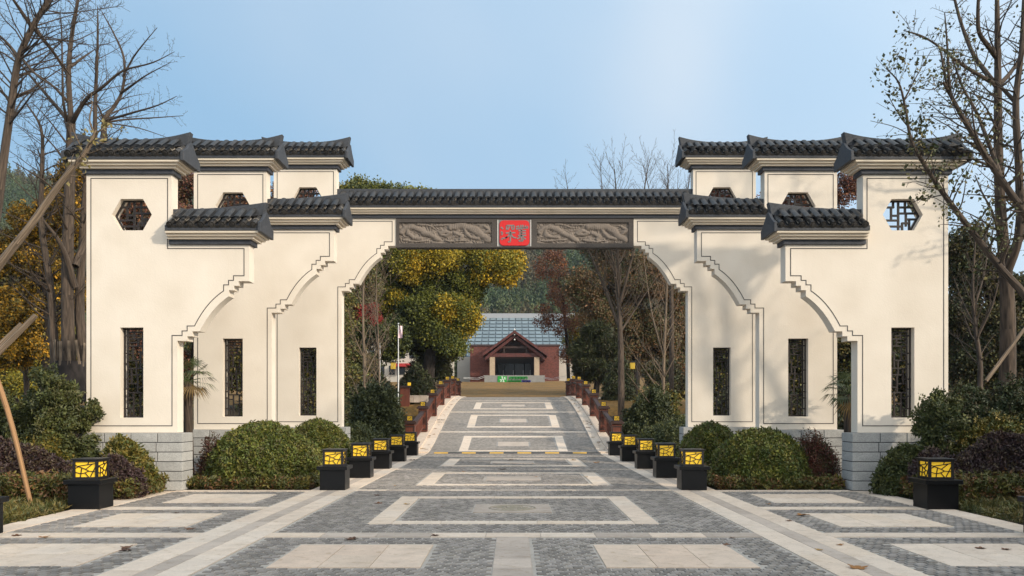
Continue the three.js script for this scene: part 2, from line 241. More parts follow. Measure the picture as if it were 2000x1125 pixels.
function halfWall(parent, side, cx, D, o) { // one wall: pillar, stepped arm, windows, roofs. o.out, o.inU, o.J, o.S, o.W in metres from the axis
  const X = u => cx + side * u, arm = o.J - 1.42, top = o.S + 1.895, z = -D, zc = z - THICK / 2, st = stepsUp(o.J, o.S);
  const outline = [[o.out, BASE], [o.out, o.W], [o.inU, o.W], [o.inU, top], [arm, top], ...st.slice().reverse(), [o.J, BASE]];
  const shp = new THREE.Shape(outline.map(([u, h]) => new THREE.Vector2(X(u), h)));
  const uc = (o.J + o.out) / 2, hy = o.W - 0.79;
  shp.holes.push(new THREE.Path(hexPts(X(uc), hy).map(p => new THREE.Vector2(...p))), new THREE.Path([[-1, SLIT0], [1, SLIT0], [1, SLIT1], [-1, SLIT1]].map(([s, y]) => new THREE.Vector2(X(uc) + s * SLITW / 2, y))));
  const g = new THREE.ExtrudeGeometry(shp, { depth: THICK, bevelEnabled: false }); g.translate(0, 0, z - THICK);
  const w = mesh('wall_panel', metric(g), mat.plaster, parent);
  const gr = [[o.out - 0.09, BASE + 0.135], [o.out - 0.09, o.W - 0.075], [o.inU + 0.078, o.W - 0.075], [o.inU + 0.078, top - 0.075], [arm + 0.1, top - 0.075], ...st.slice().reverse().map(([u, h]) => [u + 0.1, h + 0.105]), [o.J + 0.1, BASE + 0.135]];
  const path = gr.map(([u, h]) => [X(u), h]); if (side > 0) path.reverse();
  mesh('border_line', ribbon(path, 0.017, z + 0.004), mat.line, w);
  mesh('hexagonal_lattice', hexLattice(X(uc), hy, z - 0.17, 1), mat.lattice, parent);
  mesh('slit_lattice', slitLattice(X(uc), z - 0.17, -side), mat.lattice, parent);
  const b = [X(o.J - 0.15), X(o.out + 0.15)].sort((a, c) => a - c); stoneBase(parent, b[0], b[1], z + 0.12);
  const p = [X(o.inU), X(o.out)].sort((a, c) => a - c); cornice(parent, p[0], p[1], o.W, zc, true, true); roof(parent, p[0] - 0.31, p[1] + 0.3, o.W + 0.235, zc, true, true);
  if (!o.joined) {
    const a = [X(arm), X(o.inU)].sort((q, c) => q - c), L = side > 0;
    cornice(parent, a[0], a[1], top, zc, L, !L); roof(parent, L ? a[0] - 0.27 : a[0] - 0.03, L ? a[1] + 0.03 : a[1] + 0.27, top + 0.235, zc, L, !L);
  }
}
const D1 = 17.17, D2 = 19.85, D3 = 22.75;
for (const side of [-1, 1]) {
  const s = side < 0;
  halfWall(thing('gate_wall', s ? 'lowest cream gate wall standing ahead on the sunny side, beside the leaning pale trunk' : 'lowest cream gate wall standing ahead, with a leafy branch crossing its hexagonal window', 'gate wall', 'stepped walls of the gate'), side, 0.08, D1, { out: 8.5, inU: 6.82, J: 6.71, S: 2.947, W: 6.226 });
  halfWall(thing('gate_wall', s ? 'middle cream gate wall with a palm in the gap at its outer edge, clear of shadows' : 'middle cream gate wall with a palm in the gap at its outer edge, crossed by tree shadows', 'gate wall', 'stepped walls of the gate'), side, 0.05, D2, { out: 7.336, inU: 5.68, J: 5.56, S: 3.80, W: 7.025 });
}
const portal = thing('gate_portal', 'tallest cream wall pair joined by a carved stone beam with red seal', 'gate');
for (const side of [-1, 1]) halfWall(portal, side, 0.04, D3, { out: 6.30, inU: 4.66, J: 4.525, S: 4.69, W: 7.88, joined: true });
{ // the beam between the two halves
  const cx = 0.04, top = 4.69 + 1.895, zc = -D3 - THICK / 2, half = 3.105, y0 = 5.82, y1 = top;
  cornice(portal, cx - 4.66, cx + 4.66, top, zc, false, false);
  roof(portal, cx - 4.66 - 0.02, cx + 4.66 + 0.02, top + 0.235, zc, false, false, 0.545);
  const q = (a, b, c, d) => new THREE.Path([[a, c], [b, c], [b, d], [a, d]].map(p => new THREE.Vector2(...p)));
  const fr = new THREE.Shape([[-half + 0.003, y0], [half - 0.003, y0], [half - 0.003, y1 - 0.003], [-half + 0.003, y1 - 0.003]].map(p => new THREE.Vector2(p[0] + cx, p[1])));
  const P = [[-3.02 + cx, -0.6 + cx, 5.93, 6.475], [0.58 + cx, 2.98 + cx, 5.93, 6.475]]; for (const p of P) fr.holes.push(q(...p)); fr.holes.push(q(cx - 0.47, cx + 0.44, y0 + 0.02, y1 - 0.03));
  const fg = new THREE.ExtrudeGeometry(fr, { depth: 0.07, bevelEnabled: false }); fg.translate(0, 0, -D3 - 0.045);
  const beam = mesh('stone_beam', merge([metric(fg), box(half * 2 - 0.01, y1 - y0 - 0.006, THICK - 0.07, cx, (y0 + y1) / 2, -D3 - 0.045 - (THICK - 0.07) / 2 + 0.002)]), mat.beam, portal);
  // carved panels: winding beasts among cloud scrolls, as real relief
  P.forEach((p, k) => {
    const w = p[1] - p[0], h = p[3] - p[2], nx = 240, ny = 56, g = new THREE.PlaneGeometry(w, h, nx, ny), pos = g.attributes.position;
    const bodies = [ // [points, radius] in panel units 0..1 by 0..1
      [[[0.03, 0.55], [0.07, 0.74], [0.14, 0.8], [0.22, 0.66], [0.28, 0.5], [0.36, 0.34], [0.42, 0.2]], 0.085], [[[0.1, 0.72], [0.09, 0.45], [0.15, 0.3], [0.24, 0.25]], 0.055], [[[0.3, 0.46], [0.38, 0.5], [0.4, 0.3]], 0.04],
      [[[0.56, 0.8], [0.66, 0.84], [0.76, 0.76], [0.84, 0.56], [0.9, 0.36], [0.96, 0.2]], 0.095], [[[0.7, 0.8], [0.72, 0.5], [0.78, 0.3], [0.86, 0.24]], 0.05], [[[0.6, 0.5], [0.68, 0.36], [0.66, 0.2]], 0.055], [[[0.92, 0.8], [0.98, 0.6], [0.93, 0.5]], 0.045],
      [[[0.44, 0.5], [0.5, 0.6], [0.56, 0.5], [0.5, 0.38], [0.45, 0.45]], 0.05], [[[0.38, 0.86], [0.5, 0.9], [0.6, 0.86]], 0.03], [[[0.2, 0.92], [0.3, 0.88], [0.36, 0.76]], 0.03], [[[0.05, 0.15], [0.18, 0.12], [0.3, 0.14]], 0.03], [[[0.5, 0.14], [0.6, 0.1], [0.74, 0.14]], 0.03],
    ];
    for (let i = 0; i < pos.count; i++) {
      let u = (pos.getX(i) / w + 0.5), v = pos.getY(i) / h + 0.5, best = 0; const uu = u + 0.02 * (fbm(u * 14 + k * 9, v * 4, 0, 200, 2) - 0.5), vv = v + 0.12 * (fbm(u * 12, v * 4 + k * 5, 0, 210, 2) - 0.5);
      for (const [pts, rr] of bodies) for (let s = 0; s + 1 < pts.length; s++) {
        const ax = pts[s][0] * w, ay = pts[s][1] * h, bx = pts[s + 1][0] * w, by = pts[s + 1][1] * h, x = uu * w, y = vv * h, t = clamp(((x - ax) * (bx - ax) + (y - ay) * (by - ay)) / ((bx - ax) ** 2 + (by - ay) ** 2), 0, 1);
        const d = Math.hypot(x - ax - t * (bx - ax), y - ay - t * (by - ay)) / rr; if (d < 1) best = Math.max(best, Math.sqrt(1 - d * d) * (0.6 + rr * 4) - 0.12 * Math.abs(Math.sin((s + t) * 14)));
      }
      const fl = Math.hypot((u - 0.5) * w, (v - 0.55) * h), ray = fl < 0.3 ? 0.35 * Math.max(0, Math.sin(Math.atan2(v - 0.55, (u - 0.5) * 4) * 11)) * (1 - fl / 0.3) : 0;
      const sw = 0.55 * Math.pow(Math.abs(Math.sin(fbm(u * 8 + k * 3, v * 2.6, 0, 220, 3) * 26)), 1.5);
      pos.setZ(i, 0.066 * clamp(Math.max(best, ray, sw * 0.7) + 0.12 * fbm(u * 60, v * 20, 0, 230, 2), 0, 1.1));
    }
    g.computeVertexNormals(); g.translate((p[0] + p[1]) / 2, (p[2] + p[3]) / 2, -D3 - 0.041); mesh('carved_panel', metric(g), mat.relief, beam);
  });
  // seal slab, red seal and its two characters
  const sl = mesh('seal_slab', rbox(0.9, y1 - y0 - 0.06, 0.05, 0.006, cx - 0.015, (y0 + y1) / 2 - 0.005, -D3 - 0.012), mat.sealStone, beam);
  for (const x of [-0.445, 0.415]) mesh('pale_strip', rbox(0.028, y1 - y0 - 0.07, 0.02, 0.004, cx + x, (y0 + y1) / 2 - 0.005, -D3 + 0.019), mat.sealEdge, sl);
  const sx0 = (976 - 1005.5) / 74.7 + cx, sx1 = (1033.5 - 1005.5) / 74.7 + cx, sy1 = EYE + (799 - 431.5) / 74.7, sy0 = EYE + (799 - 480) / 74.7, rr = 0.12;
  const rs = new THREE.Shape(); rs.moveTo(sx0 + rr, sy0); rs.lineTo(sx1 - rr, sy0); rs.quadraticCurveTo(sx1, sy0, sx1, sy0 + rr); rs.lineTo(sx1, sy1 - rr); rs.quadraticCurveTo(sx1, sy1, sx1 - rr, sy1); rs.lineTo(sx0 + rr, sy1); rs.quadraticCurveTo(sx0, sy1, sx0, sy1 - rr); rs.lineTo(sx0, sy0 + rr); rs.quadraticCurveTo(sx0, sy0, sx0 + rr, sy0);
  const rsg = new THREE.ExtrudeGeometry(rs, { depth: 0.022, bevelEnabled: true, bevelSize: 0.006, bevelThickness: 0.006, bevelSegments: 1 }); rsg.translate(0, 0, -D3 + 0.012);
  mesh('red_seal', metric(rsg), mat.seal, sl);
  const S = (x, y) => V(lerp(sx0, sx1, (x - 455) / 705), lerp(sy1, sy0, (y - 265) / 605), -D3 + 0.043);
  const strokes = [ // two characters in seal script, as polylines in the measured picture of the seal
    [[485, 425], [540, 470]], [[480, 540], [530, 560], [500, 620]], [[500, 740], [520, 690], [580, 700], [640, 660]],
    [[620, 490], [620, 385], [800, 385], [800, 450], [780, 490]], [[680, 400], [670, 450], [640, 490]], [[740, 400], [745, 470], [770, 490]],
    [[600, 570], [700, 565], [830, 560]], [[712, 510], [712, 770], [690, 790], [655, 775]], [[700, 590], [660, 650], [590, 690]], [[722, 590], [770, 670], [850, 690]],
    [[840, 470], [1140, 440]], [[900, 385], [915, 455]], [[960, 370], [962, 450]], [[1010, 370], [1005, 450]], [[1075, 385], [1055, 450]], [[850, 430], [880, 400]], [[1110, 400], [1130, 430]],
    [[905, 515], [1085, 510]], [[920, 575], [1085, 570]], [[890, 630], [1090, 628]], [[975, 480], [975, 750], [940, 770], [910, 745]], [[955, 640], [920, 690], [870, 705]], [[995, 640], [1030, 690], [1080, 715]], [[1020, 690], [1010, 760], [980, 768]],
  ];
  mesh('seal_characters', merge(strokes.flatMap(s => s.slice(1).map((e, i) => bar(S(...s[i]), S(...e), 0.036, 0.012)))), mat.sealInk, sl);
}

// ---------------------------------------------------------------- ground, plaza, road, bridge
const deckH = (() => { // height of the bridge deck over the distance from the camera
  const k = [[31.7, 0], [33, 0.10], [36.5, 0.56], [40.9, 1.18], [45.5, 1.72], [50, 2.12], [54.5, 2.33], [58, 2.36], [62, 2.34], [66, 2.33]];
  return D => { if (D <= k[0][0]) return 0; for (let i = 0; i + 1 < k.length; i++) if (D < k[i + 1][0]) { const t = (D - k[i][0]) / (k[i + 1][0] - k[i][0]), p0 = k[Math.max(0, i - 1)][1], p1 = k[i][1], p2 = k[i + 1][1], p3 = k[Math.min(k.length - 1, i + 2)][1]; return 0.5 * (2 * p1 + (p2 - p0) * t + (2 * p0 - 5 * p1 + 4 * p2 - p3) * t * t + (3 * p1 - p0 - 3 * p2 + p3) * t * t * t); } return 2.33; };
})();
function landH(x, D) {
  const k = [[-80, -0.03], [30, -0.03], [34, -0.5], [38, -0.9], [50, -0.9], [54, 0.4], [58, 1.9], [62, 2.27], [75, 2.7], [100, 4.0], [140, 6.0], [190, 8], [260, 12], [400, 14]];
  let h = 14; for (let i = 0; i + 1 < k.length; i++) if (D < k[i + 1][0]) { h = lerp(k[i][1], k[i + 1][1], sm(clamp((D - k[i][0]) / (k[i + 1][0] - k[i][0]), 0, 1))); break; }
  const side = clamp((Math.abs(x) - 9) / 8, 0, 1); if (D > 30 && D < 62) h = lerp(h, lerp(0, 2.27, clamp((D - 30) / 32, 0, 1)), side);
  const w = Math.abs(x) < 7.3 && D < 34 ? 0 : 1; return h + w * ((D < 30 ? 0.03 : 0) + (fbm(x * 0.15 + 50, D * 0.15 + 50, 0, 300, 3) - 0.5) * (D > 70 ? 0.5 : 0.12));
}
{
  const xs = [], ds = []; for (let x = -160; x <= 160; x += Math.abs(x) < 30 ? 0.5 : 4) xs.push(x); for (let d = -60; d <= 300; d += d < 8 ? 4 : d < 80 ? 0.5 : 4) ds.push(d);
  const pos = [], uv = [], idx = [[], []]; for (const d of ds) for (const x of xs) { pos.push(x, landH(x, d), -d); uv.push(x, d); }
  for (let j = 0; j + 1 < ds.length; j++) for (let i = 0; i + 1 < xs.length; i++) { const a = j * xs.length + i, b = a + 1, c = a + xs.length, e = c + 1; (ds[j] >= 56 ? idx[1] : idx[0]).push(a, b, c, b, e, c); }
  ['ground', 'lawn'].forEach((n, k) => { const g = new THREE.BufferGeometry(); g.setAttribute('position', new THREE.Float32BufferAttribute(pos, 3)); g.setAttribute('uv', new THREE.Float32BufferAttribute(uv, 2)); g.setIndex(idx[k]); g.computeVertexNormals(); tag(mesh(n, g, k ? mat.lawn : mat.soil, scene), k ? 'autumn brown lawn rising towards the brick pavilion' : 'dark planted soil beside the plaza and along the stream', k ? 'lawn' : 'ground', null, 'structure'); });
}
const plaza = tag(mesh('plaza', (() => { const s = new THREE.Shape([[-7.04, -6], [7.04, -6], [7.04, 17.2], [4.02, 17.2], [4.02, 31.8], [-4.02, 31.8], [-4.02, 17.2], [-7.04, 17.2]].map(p => new THREE.Vector2(...p))); const g = new THREE.ShapeGeometry(s); g.rotateX(-Math.PI / 2); g.translate(0, -0.009, 0); return metric(g); })(), mat.mortar, scene), 'plaza of grey granite setts with pale stone bands and panels', 'pavement', null, 'structure');
const slabs = [];
const slabRnd = rand(5);
function slab(x0, x1, d0, d1, nx, nd, tones = paleTones, name = 'slab', yTop = 0.003) { // a run of nx by nd paving slabs
  slabs.push([x0, x1, d0, d1]);
  for (let i = 0; i < nx; i++) for (let j = 0; j < nd; j++) {
    const a = lerp(x0, x1, i / nx), b = lerp(x0, x1, (i + 1) / nx), c = lerp(d0, d1, j / nd), e = lerp(d0, d1, (j + 1) / nd), g = rbox(b - a - 0.006, 0.04, e - c - 0.006, 0.004); metric(g, slabRnd() * 9, slabRnd() * 9);
    mesh(name, g, tones[Math.floor(slabRnd() * tones.length)], plaza).position.set((a + b) / 2, yTop - 0.02 + (slabRnd() - 0.5) * 0.002, -(c + e) / 2);
  }
}
for (const s of [-1, 1]) {
  const r = (a, b, ...o) => slab(Math.min(s * a, s * b), Math.max(s * a, s * b), ...o);
  r(3.12, 3.45, 4, 31.7, 1, 30); r(3.45, 3.66, 4, 31.7, 1, 30, greyTones); r(3.66, 4.0, 4, 31.7, 1, 30);   // the double band each side of the road
  r(6.61, 7.03, 4, 17.0, 1, 16); r(4.0, 6.61, 16.92, 17.18, 4, 1);                                         // outer border
  for (const c of [5.02, 8.07, 11.07, 14.07]) r(4.0, 6.61, c - 0.17, c + 0.17, 4, 1);
  for (const c of [6.55, 9.6, 12.6, 15.63]) r(4.46, 6.0, c - 0.74, c + 0.74, 3, 2);
  for (const c of [9.53, 6.5]) r(0.94, 2.5, c - 0.74, c + 0.74, 3, 2, warmTones);
}
for (const c of [5.02, 8.07, 11.07]) slab(-3.12, 3.12, c - 0.17, c + 0.17, 9, 1, greyTones.concat(paleTones));
slab(-0.21, 0.19, 8.24, 10.9, 1, 5, greyTones); slab(-0.21, 0.19, 5.19, 7.9, 1, 5, greyTones);
for (const [c, w] of [[17.2, 0.2], [23.2, 0.14], [29.6, 0.2]]) for (let i = 0; i < 10; i++) { const a = -3.12 + i * 0.624; slab(a, a + 0.624, c - w / 2, c + w / 2, 1, 1, (i * 7) % 3 ? greyTones : paleTones); }
const frame = (d0, d1, put) => { put(-2.04, -1.7, d0, d1, 1, 5); put(1.7, 2.04, d0, d1, 1, 5); put(-1.7, 1.7, d0, d0 + 0.31, 5, 1); put(-1.7, 1.7, d1 - 0.31, d1, 5, 1); };
for (const [a, b] of [[12.14, 15.95], [18.3, 21.95], [24.4, 28.1]]) { frame(a, b, slab); const c = (a + b) / 2; slab(-0.63, 0.6, c - 0.55, c + 0.58, 1, 1, [greyTones[0]], 'emblem_slab'); }
{ // round carved emblem in the middle slab: rim, leaf-like scrolls
  const g = [], c = -14.06; const ring = new THREE.TorusGeometry(0.37, 0.018, 4, 40); ring.rotateX(Math.PI / 2); g.push(ring);
  for (let i = 0; i < 10; i++) { const t = new THREE.TorusGeometry(0.085, 0.02, 4, 10, 4); t.rotateX(Math.PI / 2); t.rotateY(i * 0.628); t.translate(0.22 * Math.cos(i * 0.628), 0, 0.22 * Math.sin(i * 0.628)); g.push(t); }
  const m = new THREE.TorusGeometry(0.08, 0.025, 4, 16); m.rotateX(Math.PI / 2); g.push(m);
  const e = mesh('carved_emblem', merge(g), M(lin(0.30, 0.265, 0.20), 0.9), plaza); e.scale.y = 0.6; e.position.set(-0.015, 0.004, c);
}
let settGeo;
{ // granite setts between the slabs: those that show largest one by one, the rest as one body
  const P = 0.108, hw = 0.0485, rn = rand(9), top = [], q = (a, b, c, d) => top.push(...a, ...b, ...c, ...a, ...c, ...d);
  const t = hw - 0.006, y = 0, l = -0.012, A = [[-t, y, t], [t, y, t], [t, y, -t], [-t, y, -t]], B = [[-hw, l, hw], [hw, l, hw], [hw, l, -hw], [-hw, l, -hw]];
  q(...A); for (let i = 0; i < 4; i++) { const j = (i + 1) % 4; q(B[i], B[j], A[j], A[i]); }
  const g = new THREE.BufferGeometry(); g.setAttribute('position', new THREE.Float32BufferAttribute(top, 3)); g.computeVertexNormals(); metric(g);
  const items = [], free = (x, d) => !slabs.some(s => x > s[0] - 0.05 && x < s[1] + 0.05 && d > s[2] - 0.05 && d < s[3] + 0.05);
  let row = 0; for (let d = 4.05; d < 31.65; d += P, row++) { const X = d < 17 ? 6.58 : 3.1; for (let x = -X + (row % 2) * P / 2; x < X; x += P) if (free(x, d)) items.push([x + (rn() - 0.5) * 0.008, d + (rn() - 0.5) * 0.008, rn(), rn(), rn(), rn()]); }
  const big = items.filter(i => i[1] > 8.36 && Math.abs(i[0]) < i[1] * 0.585).slice(0, 300), set = new Set(big);
  const put = (o, i) => { o.position.set(i[0], 0.002 + (i[2] - 0.5) * 0.008, -i[1]); o.rotation.set((i[3] - 0.5) * 0.035, (i[4] - 0.5) * 0.12, (i[5] - 0.5) * 0.035); o.scale.set(0.9 + 0.1 * i[4], 1, 0.9 + 0.1 * i[2]); };
  for (const i of big) put(mesh('sett', g, settTones[Math.floor(i[5] * 4)], plaza), i);
  settGeo = g; const rest = items.filter(i => !set.has(i)), im = new THREE.InstancedMesh(g, M(lin(0.33, 0.295, 0.26), 0.85, { map: graniteT }), rest.length), o = new THREE.Object3D(), c = new THREE.Color();
  rest.forEach((i, k) => { put(o, i); o.updateMatrix(); im.setMatrixAt(k, o.matrix); const f = [0.7, 0.86, 1, 1.2][Math.floor(i[5] * 4)] * (0.85 + 0.35 * fbm(i[0] * 0.8 + 40, i[1] * 0.8, 0, 333, 3)); im.setColorAt(k, c.setRGB(f, f, f * (0.98 + 0.05 * i[3]))); });
  im.name = 'setts'; im.userData.kind = 'stuff'; im.castShadow = im.receiveShadow = true; plaza.add(im);
}
{ // speed hump: yellow and black rubber segments across the foot of the bridge
  const hump = thing('speed_hump', 'yellow and black striped speed hump across the foot of the bridge', 'speed hump', null, [0, 0, -31.45]);
  const s = new THREE.Shape(); s.moveTo(-0.16, 0); s.quadraticCurveTo(-0.1, 0.038, 0, 0.038); s.quadraticCurveTo(0.1, 0.038, 0.16, 0); s.closePath();
  const g = new THREE.ExtrudeGeometry(s, { depth: 0.496, bevelEnabled: false, curveSegments: 4 }); g.rotateY(Math.PI / 2); metric(g);
  for (let i = 0; i < 12; i++) { const m = mesh(i % 2 ? 'black_segment' : 'yellow_segment', g, i % 2 ? mat.rubber : mat.yellowPaint, hump); m.position.set(-2.85 + i * 0.5, 0.004, 0); }
}
// bridge
const bridge = thing('bridge', 'arched road bridge of grey paving with pale frames, rising behind the gate', 'bridge');
{
  const strip = (x0, x1, d0, d1, lift, thick, n = Math.max(2, Math.round((d1 - d0) / 0.5))) => { // a bent slab following the deck
    const pos = [], q = (a, b, c, d) => pos.push(...a, ...b, ...c, ...a, ...c, ...d), T = (x, D) => [x, deckH(D) + lift, -D], B = (x, D) => [x, deckH(D) + lift - thick, -D];
    for (let i = 0; i < n; i++) { const a = lerp(d0, d1, i / n), b = lerp(d0, d1, (i + 1) / n); q(T(x0, a), T(x1, a), T(x1, b), T(x0, b)); q(B(x0, b), B(x1, b), B(x1, a), B(x0, a)); q(B(x0, a), T(x0, a), T(x0, b), B(x0, b)); q(T(x1, a), B(x1, a), B(x1, b), T(x1, b)); }
    q(B(x0, d0), B(x1, d0), T(x1, d0), T(x0, d0)); q(T(x0, d1), T(x1, d1), B(x1, d1), B(x0, d1));
    const g = new THREE.BufferGeometry(); g.setAttribute('position', new THREE.Float32BufferAttribute(pos, 3)); g.computeVertexNormals(); return metric(g);
  };
  const deck = mesh('deck', strip(-3.12, 3.12, 31.7, 70, 0, 0.7), mat.roadFar, bridge);
  const rn = rand(21), put = (x0, x1, d0, d1, nx, nd) => { for (let i = 0; i < nx; i++) for (let j = 0; j < nd; j++) mesh('slab', strip(lerp(x0, x1, i / nx) + 0.004, lerp(x0, x1, (i + 1) / nx) - 0.004, lerp(d0, d1, j / nd) + 0.004, lerp(d0, d1, (j + 1) / nd) - 0.004, 0.006, 0.02, 2), paleTones[Math.floor(rn() * 4)], deck); };
  for (const [a, b] of [[32.4, 36.0], [38.2, 42.0], [44.3, 48.0]]) { frame(a, b, put); mesh('emblem_slab', strip(-0.6, 0.6, (a + b) / 2 - 0.5, (a + b) / 2 + 0.5, 0.006, 0.02), greyTones[1], deck); }
  for (const c of [37.0, 43.1, 49.2]) put(-3.1, 3.1, c - 0.12, c + 0.12, 8, 1);
  const rects = [[32.4, 36.0], [38.2, 42.0], [44.3, 48.0]].flatMap(([a, b]) => [[-2.04, -1.7, a, b], [1.7, 2.04, a, b], [-1.7, 1.7, a, a + 0.31], [-1.7, 1.7, b - 0.31, b], [-0.6, 0.6, (a + b) / 2 - 0.5, (a + b) / 2 + 0.5]]).concat([37.0, 43.1, 49.2].map(c => [-3.1, 3.1, c - 0.12, c + 0.12]));
  const it = []; let row = 0; for (let D = 31.78; D < 56; D += 0.112, row++) for (let x = -3.05 + (row % 2) * 0.056; x < 3.06; x += 0.112) if (!rects.some(s => x > s[0] - 0.05 && x < s[1] + 0.05 && D > s[2] - 0.05 && D < s[3] + 0.05)) it.push([x + (rn() - 0.5) * 0.01, D + (rn() - 0.5) * 0.01]);
  const im = new THREE.InstancedMesh(settGeo, M(lin(0.33, 0.295, 0.26), 0.85, { map: graniteT }), it.length), o = new THREE.Object3D(), c = new THREE.Color();
  it.forEach(([x, D], k) => { o.position.set(x, deckH(D) + 0.009 + rn() * 0.003, -D); o.rotation.set(Math.atan2(deckH(D + 0.1) - deckH(D - 0.1), 0.2) + (rn() - 0.5) * 0.05, 0, (rn() - 0.5) * 0.05); o.updateMatrix(); im.setMatrixAt(k, o.matrix); const f = (0.75 + rn() * 0.45) * (0.85 + 0.35 * fbm(x * 0.8 + 40, D * 0.8, 0, 333, 3)); im.setColorAt(k, c.setRGB(f, f, f)); });
  im.name = 'setts'; im.userData.kind = 'stuff'; im.castShadow = im.receiveShadow = true; deck.add(im);
  for (const s of [-1, 1]) {
    const a = Math.min(s * 3.12, s * 3.5), b = Math.max(s * 3.12, s * 3.5), nk = 28;
    for (let i = 0; i < nk; i++) mesh('edging_stone', strip(a, b, 31.7 + i * 1.2, 31.7 + (i + 1) * 1.2 - 0.012, 0.05, 0.6, 3), paleTones[Math.floor(rn() * 4)], bridge);
    const e = Math.min(s * 3.5, s * 4.05), f = Math.max(s * 3.5, s * 4.05);
    mesh('parapet_footing', strip(e, f, 31.4, 66, 0.10, 1.5), paleTones[2], bridge);
  }
}
// ---------------------------------------------------------------- lamps
const crack = [[[0, .22], [.12, .28], [.45, .45], [.68, .60], [1, .64]], [[.12, .27], [1, .10]], [[.85, .14], [.52, .47]], [[.32, .37], [.25, 1]], [[0, .68], [.28, .78], [.52, .70], [.66, .60]], [[.48, .72], [.66, 1]], [[1, .33], [.75, .98]], [[0, .42], [.16, .31]], [[.66, 0], [.62, .17]]];
function grille(w, h, y0, off) { // cracked-ice bars on the four sides of a lamp box
  const out = []; for (let k = 0; k < 4; k++) for (const l of crack) for (let i = 0; i + 1 < l.length; i++) { const g = bar(V((l[i][0] - 0.5) * w, y0 + (1 - l[i][1]) * h, off), V((l[i + 1][0] - 0.5) * w, y0 + (1 - l[i + 1][1]) * h, off), 0.013, 0.012); g.rotateY(k * Math.PI / 2); out.push(g); } return merge(out);
}
const bollard = (() => { // black granite pedestal, cap slab, lamp box with yellow panes
  const g = new THREE.Group();
  mesh('pedestal', rbox(0.5, 0.40, 0.5, 0.006, 0, 0.20, 0), mat.pedestal, g); mesh('cap_slab', rbox(0.60, 0.07, 0.60, 0.006, 0, 0.435, 0), mat.pedestal, g);
  const w = 0.40, h = 0.315, y0 = 0.47, fr = []; for (const sx of [-1, 1]) for (const sz of [-1, 1]) fr.push(box(0.04, h, 0.04, sx * (w / 2 - 0.02), y0 + h / 2, sz * (w / 2 - 0.02)));
  for (const y of [y0 + 0.02, y0 + h - 0.015]) fr.push(box(w - 0.002, 0.04, w - 0.002, 0, y, 0)); fr.push(box(w + 0.05, 0.018, w + 0.05, 0, y0 + h + 0.009, 0));
  const cage = mesh('lamp_frame', merge(fr), mat.lampFrame, g); mesh('lamp_pane', box(w - 0.05, h - 0.06, w - 0.05, 0, y0 + h / 2, 0), mat.lampPane, cage); mesh('grille', grille(w - 0.08, h - 0.075, y0 + 0.04, w / 2 - 0.016), mat.lampFrame, cage);
  return g;
})();
const nth = ['at the front corner', 'second in the row', 'third in the row', 'fourth in the row', 'last, by the bridge railing'];
for (const s of [-1, 1]) {
  [17.12, 20.15, 23.25, 26.5, 29.9].forEach((D, i) => { const b = bollard.clone(); b.name = numbered('bollard_lamp'); b.position.set(s * 3.56, 0.003, -D - 0.25); scene.add(b); tag(b, `black bollard lamp, ${nth[i]} along the ${s < 0 ? 'sunny' : 'shaded'} bushes`, 'lamp', 'bollard lamps lining the road'); });
  [13.85, 10.75].forEach((D, i) => { const b = bollard.clone(); b.name = numbered('bollard_lamp'); b.position.set(s * 6.84, 0.003, -D - 0.25); scene.add(b); tag(b, i ? `black bollard lamp cut off by the picture edge on the ${s < 0 ? 'sunny' : 'shaded'} side` : `black bollard lamp on the outer kerb before the ${s < 0 ? 'hedge and slanted pole' : 'dark shaded shrubs'}`, 'lamp', 'bollard lamps on the outer kerb'); });
}
